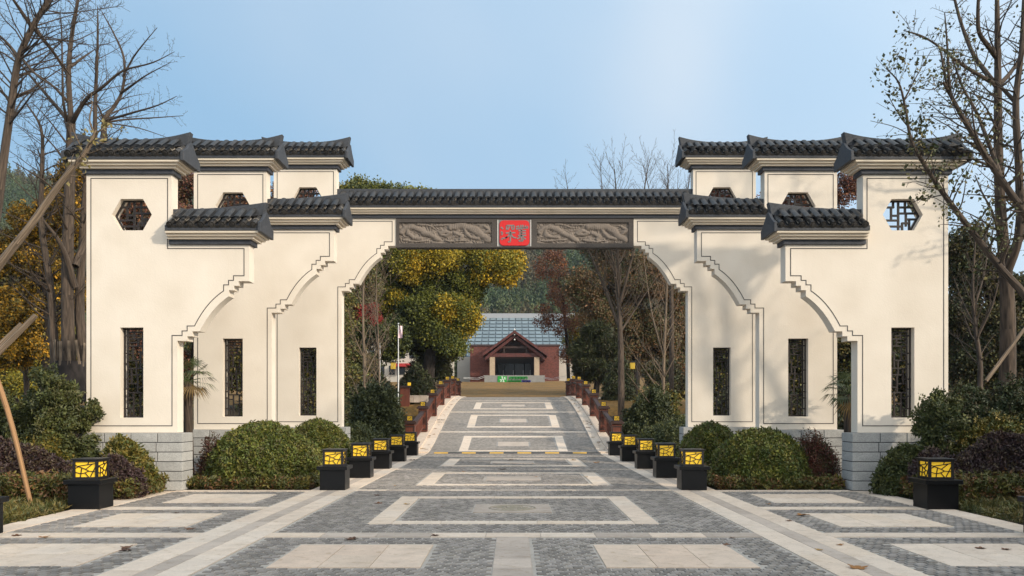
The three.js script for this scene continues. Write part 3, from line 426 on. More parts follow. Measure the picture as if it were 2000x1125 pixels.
// ---------------------------------------------------------------- railings of the bridge
const postLamp = grille(0.16, 0.11, 0, 0.098);
for (const s of [-1, 1]) {
  const R = thing('bridge_railing', s < 0 ? 'red-brown wooden bridge railing with lamp posts, on the sunlit bush side' : 'red-brown wooden bridge railing with lamp posts, on the shaded bush side', 'railing', 'railings of the bridge'), x = s * 3.78, Ds = [31.9, 36.5, 40.9, 45.5, 50, 54.5, 59.6];
  Ds.forEach((D, i) => {
    const y = deckH(D) + 0.1, p = mesh('post', rbox(0.36, 0.95, 0.36, 0.008, x, y + 0.475, -D), mat.wood, R);
    const pf = []; for (const e of [-1, 1]) { pf.push(box(0.37, 0.05, 0.012, x, y + 0.475 + e * 0.38, -D + 0.184), box(0.04, 0.8, 0.012, x + e * 0.16, y + 0.475, -D + 0.186)); for (let k = -2; k <= 2; k++) pf.push(box(0.018, 0.42, 0.01, x + k * 0.055, y + 0.45, -D + 0.184, 0, e * 0.7)); }
    mesh('post_trim', merge(pf), mat.woodDark, p);
    mesh('post_cap', merge([rbox(0.50, 0.07, 0.50, 0.008, x, y + 0.985, -D), rbox(0.42, 0.05, 0.42, 0.006, x, y + 1.043, -D)]), mat.woodDark, p);
    const fr = []; for (const a of [-1, 1]) for (const b of [-1, 1]) fr.push(box(0.025, 0.16, 0.025, x + a * 0.1, y + 1.15, -D + b * 0.1)); fr.push(box(0.26, 0.02, 0.26, x, y + 1.24, -D), box(0.22, 0.02, 0.22, x, y + 1.078, -D)); const gg = postLamp.clone(); gg.translate(x, y + 1.095, -D); fr.push(gg);
    mesh('lamp_frame', merge(fr), mat.lampFrame, p); mesh('lamp_pane', box(0.185, 0.14, 0.185, x, y + 1.158, -D), mat.lampPane, p);
    if (i + 1 < Ds.length) {
      const E = Ds[i + 1], a = V(x, deckH(D) + 0.92, -D - 0.18), b = V(x, deckH(E) + 0.92, -E + 0.18);
      mesh('handrail', bar(a, b, 0.16, 0.09), mat.woodDark, R); const lo = V(0, 0.62, 0); mesh('bottom_rail', bar(a.clone().sub(lo), b.clone().sub(lo), 0.08, 0.07), mat.wood, R); mesh('middle_rail', bar(a.clone().sub(V(0, 0.17, 0)), b.clone().sub(V(0, 0.17, 0)), 0.07, 0.06), mat.wood, R);
      for (let k = 1; k < 9; k++) { const t = k / 9, q = a.clone().lerp(b, t); mesh('baluster', box(0.06, 0.60, 0.13, q.x, q.y - 0.31, q.z), mat.wood, R); }
    }
  });
}

// ---------------------------------------------------------------- plants: limbs as tapered tubes, foliage as many small leaves
class Tubes {
  constructor() { this.p = []; this.n = []; this.u = []; this.i = []; this.tips = []; }
  add(pts, rad, sides = 6) {
    const m = pts.length, base = this.p.length / 3; let nx = V(1, 0, 0.3); let run = 0;
    for (let k = 0; k < m; k++) {
      const t = (k < m - 1 ? pts[k + 1].clone().sub(pts[k]) : pts[k].clone().sub(pts[k - 1])).normalize(); if (k) run += pts[k].distanceTo(pts[k - 1]);
      nx = nx.clone().addScaledVector(t, -nx.dot(t)); if (nx.lengthSq() < 1e-4) nx = V(0, 0, 1).addScaledVector(t, -t.z); nx.normalize(); const b = t.clone().cross(nx);
      for (let s = 0; s <= sides; s++) { const a = s / sides * 2 * Math.PI, d = nx.clone().multiplyScalar(Math.cos(a)).addScaledVector(b, Math.sin(a)); this.p.push(pts[k].x + d.x * rad[k], pts[k].y + d.y * rad[k], pts[k].z + d.z * rad[k]); this.n.push(d.x, d.y, d.z); this.u.push(s / sides, run * 0.6); }
    }
    const w = sides + 1; for (let k = 0; k + 1 < m; k++) for (let s = 0; s < sides; s++) { const a = base + k * w + s; this.i.push(a, a + 1, a + w, a + 1, a + w + 1, a + w); }
  }
  geo() { const g = new THREE.BufferGeometry(); g.setAttribute('position', new THREE.Float32BufferAttribute(this.p, 3)); g.setAttribute('normal', new THREE.Float32BufferAttribute(this.n, 3)); g.setAttribute('uv', new THREE.Float32BufferAttribute(this.u, 2)); g.setIndex(this.i); return g; }
}
function smooth(pts, per = 4) { const c = new THREE.CatmullRomCurve3(pts); return c.getPoints((pts.length - 1) * per); }
function limb(T, pts, r0, r1, rn, o) { // a limb along a path with side shoots, their twigs and so on
  const P = smooth(pts, 4), R = P.map((_, k) => lerp(r0, r1, k / (P.length - 1))); T.add(P, R, r0 > 0.05 ? 8 : 5);
  let L = 0; for (let k = 1; k < P.length; k++) L += P[k].distanceTo(P[k - 1]);
  shoots(T, P, R, L, rn, o, 0); return P;
}
function shoots(T, P, R, L, rn, o, lev) {
  const { every = 0.3, len = 0.45, levels = 2, spread = 0.85, rise = 0.25, from = 0.2, thin = 0.45, minR = 0.004, maxLen = 2.2 } = o, n = Math.round(L * (1 - from) / (every * (lev ? 0.7 : 1)));
  for (let k = 0; k < n; k++) {
    const t = lerp(from, 1, (k + rn()) / n) * (P.length - 1), i = Math.min(P.length - 2, Math.floor(t)), f = t - i, p = P[i].clone().lerp(P[i + 1], f), r = lerp(R[i], R[i + 1], f), d = P[i + 1].clone().sub(P[i]).normalize();
    const a = V(rn() - 0.5, rn() - 0.5, rn() - 0.5); a.addScaledVector(d, -a.dot(d)).normalize(); const dir = d.multiplyScalar(1 - spread * 0.6).addScaledVector(a, spread).add(V(0, rise, 0)).normalize();
    const l = Math.min(maxLen, L * len * (0.5 + rn() * 0.8) * (1 - 0.55 * t / (P.length - 1))) * (lev ? 0.8 : 1), seg = 4, q = [p], rr = [Math.max(minR, r * thin)]; let c = p.clone();
    for (let s = 0; s < seg; s++) { dir.add(V((rn() - 0.5) * 0.42, (rn() - 0.4) * 0.36 + rise * 0.2, (rn() - 0.5) * 0.42)).normalize(); c = c.clone().addScaledVector(dir, l / seg); q.push(c); rr.push(Math.max(minR, rr[0] * (1 - (s + 1) / seg * 0.75))); }
    T.add(q, rr, lev ? 3 : 4); T.tips.push(...q.slice(2));
    if (lev + 1 < levels && l > 0.25) shoots(T, q, rr, l, rn, { ...o, from: 0.15 }, lev + 1);
  }
}
function leafCluster(n, spread, len, wid, seed, flat = 0) {
  const rn = rand(seed), pos = [], nor = [], a = V(), b = V(), c = V();
  for (let k = 0; k < n; k++) {
    const q = new THREE.Quaternion().setFromEuler(new THREE.Euler((rn() - 0.5) * 6.28 * (1 - flat), rn() * 6.28, (rn() - 0.5) * 6.28 * (1 - flat))), o = V(rn() - 0.5, rn() - 0.5, rn() - 0.5).normalize().multiplyScalar(spread * Math.cbrt(rn())), l = len * (0.7 + 0.6 * rn()), w = wid * (0.7 + 0.6 * rn());
    const A = V(0, 0, 0), B = V(w / 2, 0.1 * l, l * 0.45), C = V(0, -0.1 * l, l), D = V(-w / 2, 0.1 * l, l * 0.45); for (const v of [A, B, C, D]) v.applyQuaternion(q).add(o);
    for (const [x, y, z] of [[A, B, C], [A, C, D]]) { a.subVectors(y, x); b.subVectors(z, x); c.crossVectors(a, b).normalize(); for (const v of [x, y, z]) { pos.push(v.x, v.y, v.z); nor.push(c.x, c.y, c.z); } }
  }
  const g = new THREE.BufferGeometry(); g.setAttribute('position', new THREE.Float32BufferAttribute(pos, 3)); g.setAttribute('normal', new THREE.Float32BufferAttribute(nor, 3)); g.setAttribute('uv', new THREE.Float32BufferAttribute(new Float32Array(pos.length / 3 * 2), 2)); return g;
}
const leafMat = new THREE.MeshPhysicalMaterial({ color: 0xffffff, roughness: 0.6, side: THREE.DoubleSide });
function foliage(name, parent, spots, geo, palette, rn, kind) { // spots: [position, size, tint index or -1]
  const im = new THREE.InstancedMesh(geo, leafMat, spots.length), o = new THREE.Object3D(), c = new THREE.Color();
  spots.forEach(([p, s, t], k) => { o.position.copy(p); o.scale.setScalar(s); o.rotation.set(rn() * 6.28, rn() * 6.28, rn() * 6.28); o.updateMatrix(); im.setMatrixAt(k, o.matrix); const q = palette[t >= 0 ? t : Math.floor(rn() * palette.length)], j = 0.75 + rn() * 0.5; im.setColorAt(k, c.setRGB(q[0] * j, q[1] * j, q[2] * j)); });
  im.name = parent === scene ? numbered(name) : name; im.castShadow = im.receiveShadow = true; if (kind) im.userData.kind = kind; parent.add(im); return im;
}
function lobeSpots(lobes, n, rn, size, hollow = 0.5) { // points through a set of uneven ellipsoids, denser to the outside
  const out = [], vol = lobes.map(l => l.r * l.r), sum = vol.reduce((a, b) => a + b, 0), ball = () => { for (;;) { const d = V(rn() * 2 - 1, rn() * 2 - 1, rn() * 2 - 1); if (d.lengthSq() < 1) return d; } };
  lobes.forEach((l, k) => { // each mass is a number of flattened sprays with gaps between them
    const m = Math.round(n * vol[k] / sum), sprays = Array.from({ length: 18 }, () => { const d = ball().normalize().multiplyScalar(l.r * lerp(hollow, 0.92, Math.sqrt(rn()))); return { c: V(l.c.x + d.x * (l.sx ?? 1), l.c.y + d.y * (l.sy ?? 1), l.c.z + d.z * (l.sz ?? 1)), r: l.r * (0.22 + 0.2 * rn()), t: l.t ? l.t[Math.floor(rn() * l.t.length)] : -1 }; });
    for (let i = 0; i < m; i++) { const s = sprays[i % 18], d = ball().multiplyScalar(s.r); out.push([V(s.c.x + d.x, s.c.y + d.y * 0.62, s.c.z + d.z), size * (0.7 + rn() * 0.6), s.t >= 0 && rn() < 0.7 ? s.t : l.t ? l.t[Math.floor(rn() * l.t.length)] : -1]); }
  });
  return out;
}
const small = leafCluster(10, 0.075, 0.062, 0.036, 1), fine = leafCluster(10, 0.10, 0.05, 0.02, 2), tuft = leafCluster(40, 0.62, 0.16, 0.11, 3), sparse = leafCluster(14, 0.5, 0.16, 0.115, 4), few = leafCluster(3, 0.09, 0.06, 0.045, 6), needle = leafCluster(16, 0.42, 0.42, 0.05, 5);
const pxr = (px, D) => px * D / F;
const lobesAt = (list, D, rn, dz = 0.6) => list.map(([x, y, r, t, o]) => ({ c: at(x, y, D + (o ?? (rn() - 0.5) * 2 * pxr(r, D) * dz)), r: pxr(r * 0.86, D), t }));

// ---- clipped dome shrubs in front of the walls
const bushPal = [[0.085, 0.108, 0.014], [0.115, 0.13, 0.017], [0.058, 0.08, 0.013], [0.15, 0.14, 0.02], [0.085, 0.075, 0.017]];
function dome(label, x, D, rx, h, n, seed, pal = bushPal, name = 'dome_shrub', cat = 'shrub', group = 'clipped dome shrubs', geo = small, ry = rx, loose = 0.025) {
  const rn = rand(seed), t = thing(name, label, cat, group, [x, 0, -D]), sp = [], T = new Tubes();
  for (let i = 0; i < n; i++) {
    const a = rn() * 6.283, y = Math.pow(rn(), 0.8), e = Math.sqrt(Math.max(0, 1 - (y - 0.12) * (y - 0.12) * 1.28)), bump = 1 + loose * (noise3(Math.cos(a) * 3 + 9, y * 5, Math.sin(a) * 3 + 9, 500 + seed) - 0.5) * 4, k = (0.82 + 0.2 * Math.pow(rn(), 0.5)) * bump;
    sp.push([V(Math.cos(a) * rx * e * k, Math.max(0.04, y * h * k), Math.sin(a) * ry * e * k), 0.8 + rn() * 0.5, -1]);
    if (y > 0.75) { const r = Math.sqrt(rn()); sp.push([V(Math.cos(a) * rx * e * r * k, h * k * Math.sqrt(1 - Math.pow(r * e, 2) * 0.92), Math.sin(a) * ry * e * r * k), 0.8 + rn() * 0.5, -1]); }
  }
  const core = new THREE.SphereGeometry(1, 20, 12, 0, 6.29, 0, 1.75); core.scale(rx * 0.80, h * 0.82, ry * 0.80); core.translate(0, h * 0.06, 0);
  for (let i = 0; i < 5; i++) { const a = rn() * 6.28; T.add([V(0, -0.02, 0), V(Math.cos(a) * rx * 0.3, h * 0.4, Math.sin(a) * ry * 0.3)], [0.03, 0.015], 5); }
  mesh('stem', T.geo(), mat.bark, t); mesh('inner_foliage', core, M(lin(...[0, 1, 2].map(c => pal.reduce((a, p) => a + p[c], 0) / pal.length)), 1), t); foliage('foliage', t, sp, geo, pal, rn, 'stuff'); return t;
}
const greenPal = [[0.05, 0.062, 0.013], [0.07, 0.08, 0.016], [0.04, 0.05, 0.012], [0.085, 0.088, 0.02]];
dome('large rounded yellow-green clipped shrub in sunlight before the middle wall', -5.3, 18.55, 1.18, 1.22, 6500, 31);
dome('smaller rounded clipped shrub in sunlight, by the portal base behind the larger one', -4.68, 20.9, 0.82, 1.26, 3600, 32);
dome('large rounded green clipped shrub in shade before the middle wall', 5.2, 18.4, 1.0, 1.09, 5600, 33);
dome('smaller rounded green clipped shrub in shade, by the portal base', 4.75, 21, 0.78, 1.17, 3400, 34);
function looseShrub(label, x, D, rx, h, n, seed, pal, group = 'tall loose shrubs', geo = small, rz = rx * 0.8) { // several uneven masses of leaves on visible stems
  const rn = rand(seed), t = thing('tall_shrub', label, 'shrub', group, [x, 0, -D]), T = new Tubes(), lobes = [];
  for (let i = 0; i < 16; i++) { const a = rn() * 6.283, q = Math.sqrt(rn()), y = lerp(0.12, 0.86, (i + rn() * 0.8) / 16), w = Math.sin(Math.PI * (0.2 + 0.72 * y)); lobes.push({ c: V(Math.cos(a) * q * rx * 0.78 * w, y * h, Math.sin(a) * q * rz * 0.78 * w), r: Math.min(rx, h) * (0.26 + rn() * 0.2) }); }
  for (const l of lobes) { const P = smooth([V(l.c.x * 0.15, -0.03, l.c.z * 0.15), V(l.c.x * 0.5, l.c.y * 0.55, l.c.z * 0.5), l.c.clone(), l.c.clone().add(V(l.c.x * 0.25, l.r * 1.1, l.c.z * 0.2))], 3), R = P.map((_, k) => lerp(0.02, 0.004, k / (P.length - 1))); T.add(P, R, 5); shoots(T, P, R, h * 0.8, rn, { every: 0.12, len: 0.16, levels: 1, thin: 0.5, minR: 0.003, maxLen: 0.4, from: 0.4 }, 0); }
  mesh('stem', T.geo(), mat.bark, t); const sp = lobeSpots(lobes, n, rn, 1, 0.3); for (let i = 0; i < n * 0.12; i++) sp.push([T.tips[Math.floor(rn() * T.tips.length)].clone(), 0.8 + rn() * 0.4, -1]); for (const s of sp) s[0].y = Math.max(0.05, s[0].y); foliage('foliage', t, sp, geo, pal, rn, 'stuff'); return t;
}
// ---- shrubs of the side beds
const purplePal = [[0.045, 0.022, 0.022], [0.06, 0.032, 0.026], [0.034, 0.018, 0.018], [0.08, 0.055, 0.028]], goldPal = [[0.15, 0.12, 0.015], [0.10, 0.10, 0.016], [0.06, 0.075, 0.014], [0.18, 0.13, 0.02]], lowPal = [[0.085, 0.085, 0.014], [0.06, 0.065, 0.012], [0.13, 0.105, 0.018], [0.13, 0.06, 0.018]];
looseShrub('tall loose dark green shrub beside the lowest wall on the sunny side', -8.75, 16.6, 1.05, 2.25, 5200, 41, greenPal.concat([[0.08, 0.075, 0.02], [0.05, 0.06, 0.016]]));
looseShrub('tall loose dark green shrub left of a trunk with a bandage of boards', -10.6, 17.4, 1.1, 2.0, 4200, 42, greenPal.concat([[0.08, 0.075, 0.02]]));
dome('round golden-green shrub beside the granite base on the sunny side', -7.32, 16.35, 0.52, 0.92, 1800, 43, goldPal, 'golden_shrub', 'shrub', 'golden shrubs', small, 0.4, 0.12);
dome('golden-green shrub behind the purple hedge', -8.6, 16.0, 0.55, 1.0, 1500, 44, goldPal, 'golden_shrub', 'shrub', 'golden shrubs', small, 0.4, 0.15);
dome('long purple-leaved hedge behind the slanted pole', -9.4, 15.55, 1.35, 0.92, 4200, 45, purplePal, 'purple_hedge', 'hedge', 'purple hedges', small, 0.42, 0.12);
dome('small purple-leaved shrub between the outer lamp and the sunlit granite base', -7.15, 15.7, 0.42, 0.62, 1300, 46, purplePal, 'purple_hedge', 'hedge', 'purple hedges', small, 0.3, 0.12);
looseShrub('fine-leaved upright shrub beside the lowest wall on the shaded side', 7.95, 16.3, 0.62, 2.1, 1300, 47, greenPal);
looseShrub('wide dark shrub under the stout trunk on the shaded side', 9.6, 17.2, 1.4, 2.2, 5200, 48, [[0.03, 0.045, 0.012], [0.045, 0.058, 0.014], [0.024, 0.032, 0.01], [0.06, 0.05, 0.016]]);
dome('round green shrub beside the granite base on the shaded side', 7.35, 16.3, 0.5, 0.78, 1600, 49, greenPal, 'golden_shrub', 'shrub', 'golden shrubs', small, 0.4, 0.14);
dome('long purple-leaved hedge behind the outer lamp in shade', 8.9, 15.6, 1.25, 0.95, 4000, 50, purplePal, 'purple_hedge', 'hedge', 'purple hedges', small, 0.42, 0.12);
dome('golden-green shrub above the purple hedge in shade', 9.1, 16.3, 1.0, 1.25, 2000, 51, goldPal, 'golden_shrub', 'shrub', 'golden shrubs', small, 0.4, 0.15);
dome('small purple-leaved shrub beside the shaded granite base', 7.6, 15.7, 0.4, 0.7, 1200, 52, purplePal, 'purple_hedge', 'hedge', 'purple hedges', small, 0.3, 0.15);
dome('reddish nandina-like shrub between dome shrub and granite base in shade', 6.35, 18.2, 0.4, 0.8, 1000, 53, [[0.12, 0.03, 0.02], [0.06, 0.05, 0.015], [0.05, 0.02, 0.012], [0.15, 0.06, 0.03]], 'red_shrub', 'shrub', 'small red shrubs', fine, 0.3, 0.3);
dome('reddish upright shrub between sunlit granite base and dome shrub', -6.35, 18.3, 0.28, 0.75, 600, 54, [[0.12, 0.04, 0.03], [0.06, 0.05, 0.015], [0.05, 0.02, 0.012], [0.1, 0.06, 0.03]], 'red_shrub', 'shrub', 'small red shrubs', fine, 0.25, 0.3);
{ // low ground cover round the shrubs and grass along the kerb
  const rn = rand(61), sp = []; const fill = (x0, x1, d0, d1, h, n) => { for (let i = 0; i < n; i++) sp.push([V(lerp(x0, x1, rn()), h * (0.25 + 0.75 * rn()) * (0.7 + 0.6 * fbm(sp.length * 0.37, 3, 0, 610, 2)), -lerp(d0, d1, rn())), 0.8 + rn() * 0.6, -1]); };
  fill(-6.6, -4.1, 17.3, 17.9, 0.17, 1100); fill(4.1, 6.6, 17.3, 17.9, 0.17, 1100); fill(-6.6, -4.05, 17.9, 20, 0.25, 1500); fill(4.05, 6.6, 17.9, 20, 0.25, 1500); fill(-10.8, -7.15, 14.5, 15.5, 0.4, 4200); fill(7.2, 11, 14.6, 15.6, 0.4, 4200); fill(-7.6, -6.75, 15.3, 16.9, 0.3, 1200); fill(7.1, 7.7, 14.8, 16.8, 0.3, 1200); fill(-4.6, -4.1, 20, 31, 0.3, 1800); fill(4.1, 4.8, 20, 31, 0.3, 1800);
  tag(foliage('ground_cover', scene, sp, small, lowPal, rn, 'stuff'), 'low leafy ground cover filling the beds along the paving', 'ground cover');
  const gr = [], blade = leafCluster(14, 0.06, 0.10, 0.008, 9, 0.75), g2 = (x0, x1, d0, d1, n) => { for (let i = 0; i < n; i++) gr.push([V(lerp(x0, x1, rn()), 0.02 + rn() * 0.02, -lerp(d0, d1, rn())), 0.7 + rn() * 0.5, -1]); };
  g2(-10, -7.06, 9, 14.8, 4500); g2(7.08, 11, 9, 14.8, 4500);
  tag(foliage('grass', scene, gr, blade, [[0.11, 0.10, 0.02], [0.16, 0.12, 0.03], [0.07, 0.08, 0.02]], rn, 'stuff'), 'short dry grass between the kerb and the hedges', 'grass');
}

// ---------------------------------------------------------------- trees
function tree(name, label, cat, group, base) { const t = thing(name, label, cat, group, [base.x, base.y, base.z]); return t; }
function local(t, g) { g.translate(-t.position.x, -t.position.y, -t.position.z); return g; }
function bareTree(label, base, limbs, barkM, seed, o = {}, leafPal = null, leafN = 0, name = 'bare_tree', group = 'bare winter trees') {
  // limbs: [points, start radius, end radius]; points already placed in the world
  const rn = rand(seed), t = tree(name, label, 'tree', group, base), T = new Tubes(), top = new Tubes();
  limbs.forEach(([p, r0, r1, oo], k) => limb(k ? top : T, p, r0, r1, rn, { ...o, ...(k ? {} : o.trunk), ...oo }));
  const all = T.tips.concat(top.tips);
  mesh('trunk', local(t, T.geo()), barkM, t); if (top.p.length) mesh('branches', local(t, top.geo()), barkM, t);
  if (leafPal) { const sp = []; for (let i = 0; i < leafN; i++) { const q = all[Math.floor(rn() * all.length)]; sp.push([q.clone().add(V(rn() - 0.5, rn() - 0.5, rn() - 0.5).multiplyScalar(0.16)).sub(t.position), 0.7 + rn() * 0.6, -1]); } foliage('leaves', t, sp, o.leafGeo ?? small, leafPal, rn, 'stuff'); }
  return t;
}
const path = (D, list) => list.map(([x, y, d]) => at(x, y, D + (d ?? 0)));
const ginkgo = { every: 0.12, len: 0.27, levels: 3, spread: 0.95, rise: 0.12, thin: 0.3, minR: 0.0042, maxLen: 1.8 };
// ---- bare trees behind and beside the sunny wall
bareTree('slim bare tree whose trunk leans towards the roof end on the sunny side', V(-12.3, 0, -20), [
  [[V(-12.3, 0, -20), ...path(20, [[-30, 560], [-4, 400], [6, 319], [23, 199], [37, 114], [63, 54], [94, 0], [118, -60]])], 0.12, 0.045, { from: 0.45 }],
  [path(20, [[37, 114], [10, 80, 0.3], [-40, 40, 0.6]]), 0.05, 0.012], [path(20, [[66, 54], [100, 96, 0.3], [125, 130, 0.6], [140, 150, 0.8]]), 0.05, 0.012], [path(20, [[40, 112], [75, 150, -0.4], [118, 176, -0.8]]), 0.04, 0.01], [path(20, [[63, 54], [30, 5, -0.4], [5, -30, -0.8]]), 0.05, 0.015], [path(20, [[23, 199], [-10, 170, 0.5], [-40, 160, 0.8]]), 0.04, 0.01], [path(20, [[14, 260], [40, 200, 1], [70, 170, 1.6]]), 0.03, 0.008]], mat.bark, 101, ginkgo);
const bigGinkgo = bareTree('stout many-limbed bare tree with boards tied round its trunk, behind the lowest wall', V(-13.1, 0, -26), [
  [[V(-13.1, 0, -26), ...path(26, [[134, 700], [132, 560], [134, 420], [138, 300], [139, 233]])], 0.21, 0.12, { from: 0.5, every: 0.7 }],
  [path(26, [[139, 240], [134, 137], [142, 57], [152, 0], [158, -60]]), 0.085, 0.03], [path(26, [[136, 240], [122, 222, 0.4], [88, 182, 0.8], [40, 125, 1.2], [0, 75, 1.5]]), 0.075, 0.012], [path(26, [[141, 240], [150, 222, -0.3], [171, 191, -0.6], [199, 171, -0.9], [239, 139, -1.2], [299, 122, -1.5], [341, 101, -1.6]]), 0.08, 0.007],
  [path(26, [[133, 240], [124, 200, -0.6], [122, 130, -0.9], [120, 50, -1], [118, 20, -1]]), 0.05, 0.006], [path(26, [[135, 150], [110, 110, 0.5], [75, 60, 0.8], [60, 20, 1]]), 0.06, 0.015], [path(26, [[138, 130], [165, 110, 0.5], [186, 96, 0.8]]), 0.05, 0.012], [path(26, [[134, 200], [100, 165, -0.5], [50, 130, -0.9]]), 0.05, 0.012], [path(26, [[146, 560], [120, 480, -0.6], [85, 430, -1]]), 0.11, 0.03], [path(26, [[147, 520], [175, 440, 0.7], [185, 330, 1], [186, 199, 1], [190, 110, 1], [191, 37, 1], [190, 10, 1]]), 0.11, 0.006],
  [[V(-13.6, 0.3, -26.2), ...path(26, [[105, 660, 0.2], [98, 560, 0.3], [80, 430, 0.5], [82, 330, 0.5], [80, 250, 0.6], [50, 200, 0.8]])], 0.15, 0.02], [[V(-12.5, 0.2, -26.2), ...path(26, [[156, 620, 0.3], [160, 500, 0.5], [166, 380, 0.6], [172, 290, 0.7]])], 0.17, 0.06, { from: 0.6 }]], mat.bark, 102, ginkgo);
{ const t = bigGinkgo, rn = rand(7); for (let i = 0; i < 11; i++) { const a = i / 11 * 6.283, c = at(136, 690, 26).sub(t.position); const g = rbox(0.085, 0.72, 0.03, 0.006); g.rotateZ((rn() - 0.5) * 0.3); g.rotateY(-a + Math.PI / 2); mesh('tied_board', g, mat.barkPale, t).position.set(c.x + Math.cos(a) * 0.42, c.y + (rn() - 0.5) * 0.1, c.z + Math.sin(a) * 0.42); }
  const w = new THREE.CylinderGeometry(0.44, 0.47, 1.2, 14, 1); const c = at(136, 745, 26).sub(t.position); w.translate(c.x, c.y, c.z); mesh('trunk_wrap', w, M(lin(0.06, 0.05, 0.05), 0.95, { map: barkT }), t); }
bareTree('bare spreading tree rising behind the lowest wall roof on the sunny side', V(-14.1, 0, -30), [
  [[V(-14.1, 0, -30), ...path(30, [[203, 600], [203, 400], [203, 250], [206, 225]])], 0.13, 0.085, { from: 0.75, every: 0.6 }],
  [path(30, [[204, 240], [239, 234, 0.3], [300, 230, 0.6], [358, 226, 0.8]]), 0.045, 0.01], [path(30, [[206, 228], [225, 205, 0.3], [239, 176, 0.5], [242, 114, 0.5], [222, 65, 0.5], [199, 23, 0.4]]), 0.075, 0.016], [path(30, [[236, 182], [260, 165, -0.4], [284, 148, -0.7], [333, 122, -1]]), 0.05, 0.01], [path(30, [[240, 150], [262, 110, -0.4], [285, 80, -0.7], [307, 54, -0.9]]), 0.04, 0.01], [path(30, [[205, 236], [260, 220, -0.6], [310, 205, -1], [345, 188, -1.2]]), 0.05, 0.01], [path(30, [[203, 236], [190, 205, -0.5], [175, 196, -0.8], [160, 180, -1]]), 0.04, 0.01], [path(30, [[206, 240], [270, 250, 0.4], [325, 268, 0.8]]), 0.03, 0.008]], mat.bark, 103, ginkgo);
bareTree('pale leaning trunk rising from beyond the picture edge across the roof corner', V(-10.35, 0, -13.4), [
  [[V(-10.35, 0, -13.4), ...path(13.4, [[-250, 850], [-180, 740], [-70, 610], [0, 515], [60, 440], [120, 355], [165, 300], [190, 255]])], 0.1, 0.03, { from: 0.75, every: 0.16, len: 0.1, levels: 2, maxLen: 0.7 }],
  [path(13.4, [[185, 262], [175, 235], [180, 205], [178, 180]]), 0.018, 0.005, { every: 0.12, len: 0.5 }], [path(13.4, [[188, 258], [215, 248, 0.2], [240, 255, 0.3]]), 0.012, 0.004, { every: 0.12 }], [path(13.4, [[165, 300], [150, 270, 0.2], [140, 245, 0.3]]), 0.012, 0.004, { every: 0.12 }]], mat.barkPale, 104, { ...ginkgo, levels: 2, minR: 0.003, maxLen: 0.5, leafGeo: few }, [[0.2, 0.16, 0.05]], 25);
// ---- stakes
function pole(label, a, b, r0, r1, mid, m = mat.pole) { const T = new Tubes(); T.add(smooth([a, mid ?? a.clone().lerp(b, 0.5), b], 5), Array.from({ length: 11 }, (_, k) => lerp(r0, r1, k / 10)), 9); const c0 = new THREE.CircleGeometry(r1, 9), d = b.clone().sub(a).normalize(); c0.applyQuaternion(new THREE.Quaternion().setFromUnitVectors(V(0, 0, 1), d)); c0.translate(b.x, b.y, b.z); const t = thing('support_pole', label, 'pole', 'timber support poles', [a.x, a.y, a.z]); mesh('shaft', local(t, T.geo()), m, t); mesh('cut_end', local(t, c0), mat.barkPale, t); }
pole('peeled timber pole slanting up from the grass in front of the purple hedge', at(62, 992, 14.1), at(-45, 640, 14.0), 0.036, 0.05, at(14, 800, 14.1));
pole('thick sawn pale limb slanting up at the picture edge', at(-60, 745, 13.2), at(70, 616, 13.4), 0.05, 0.042, undefined, mat.barkPale);
pole('thinner pale limb behind the thick sawn one', at(-50, 720, 13.9), at(42, 632, 14.2), 0.04, 0.032, undefined, mat.barkPale);
// ---- right side
bareTree('leafy bare branch tree leaning across the lowest wall on the shaded side', V(9.6, 0, -14.6), [
  [[V(9.6, 0, -14.6), ...path(14.6, [[2110, 800], [2060, 670], [2000, 575], [1960, 530], [1920, 480], [1870, 415], [1830, 360], [1800, 312], [1780, 275], [1768, 210], [1754, 159], [1731, 134]])], 0.085, 0.008, { from: 0.3, every: 0.11, len: 0.12, maxLen: 0.75 }],
  [path(14.6, [[1766, 196], [1780, 168, 0.2], [1794, 142, 0.3], [1819, 98, 0.4]]), 0.016, 0.005], [path(14.6, [[1776, 250], [1760, 230, 0.2], [1742, 200, 0.4], [1735, 185, 0.5]]), 0.014, 0.005], [path(14.6, [[1775, 262], [1745, 247, -0.2], [1700, 236, -0.3]]), 0.01, 0.004], [path(14.6, [[1840, 375], [1800, 356, -0.2], [1762, 357, -0.3]]), 0.01, 0.004], [path(14.6, [[1890, 440], [1850, 400, 0.4], [1810, 383, 0.5], [1790, 400, 0.6]]), 0.009, 0.003]], mat.bark, 111, { ...ginkgo, every: 0.15, len: 0.3, levels: 2, minR: 0.0032, maxLen: 0.6, leafGeo: few }, [[0.05, 0.062, 0.015], [0.08, 0.08, 0.02], [0.11, 0.09, 0.02]], 300, 'leaning_tree', 'trees leaning over the shaded wall');
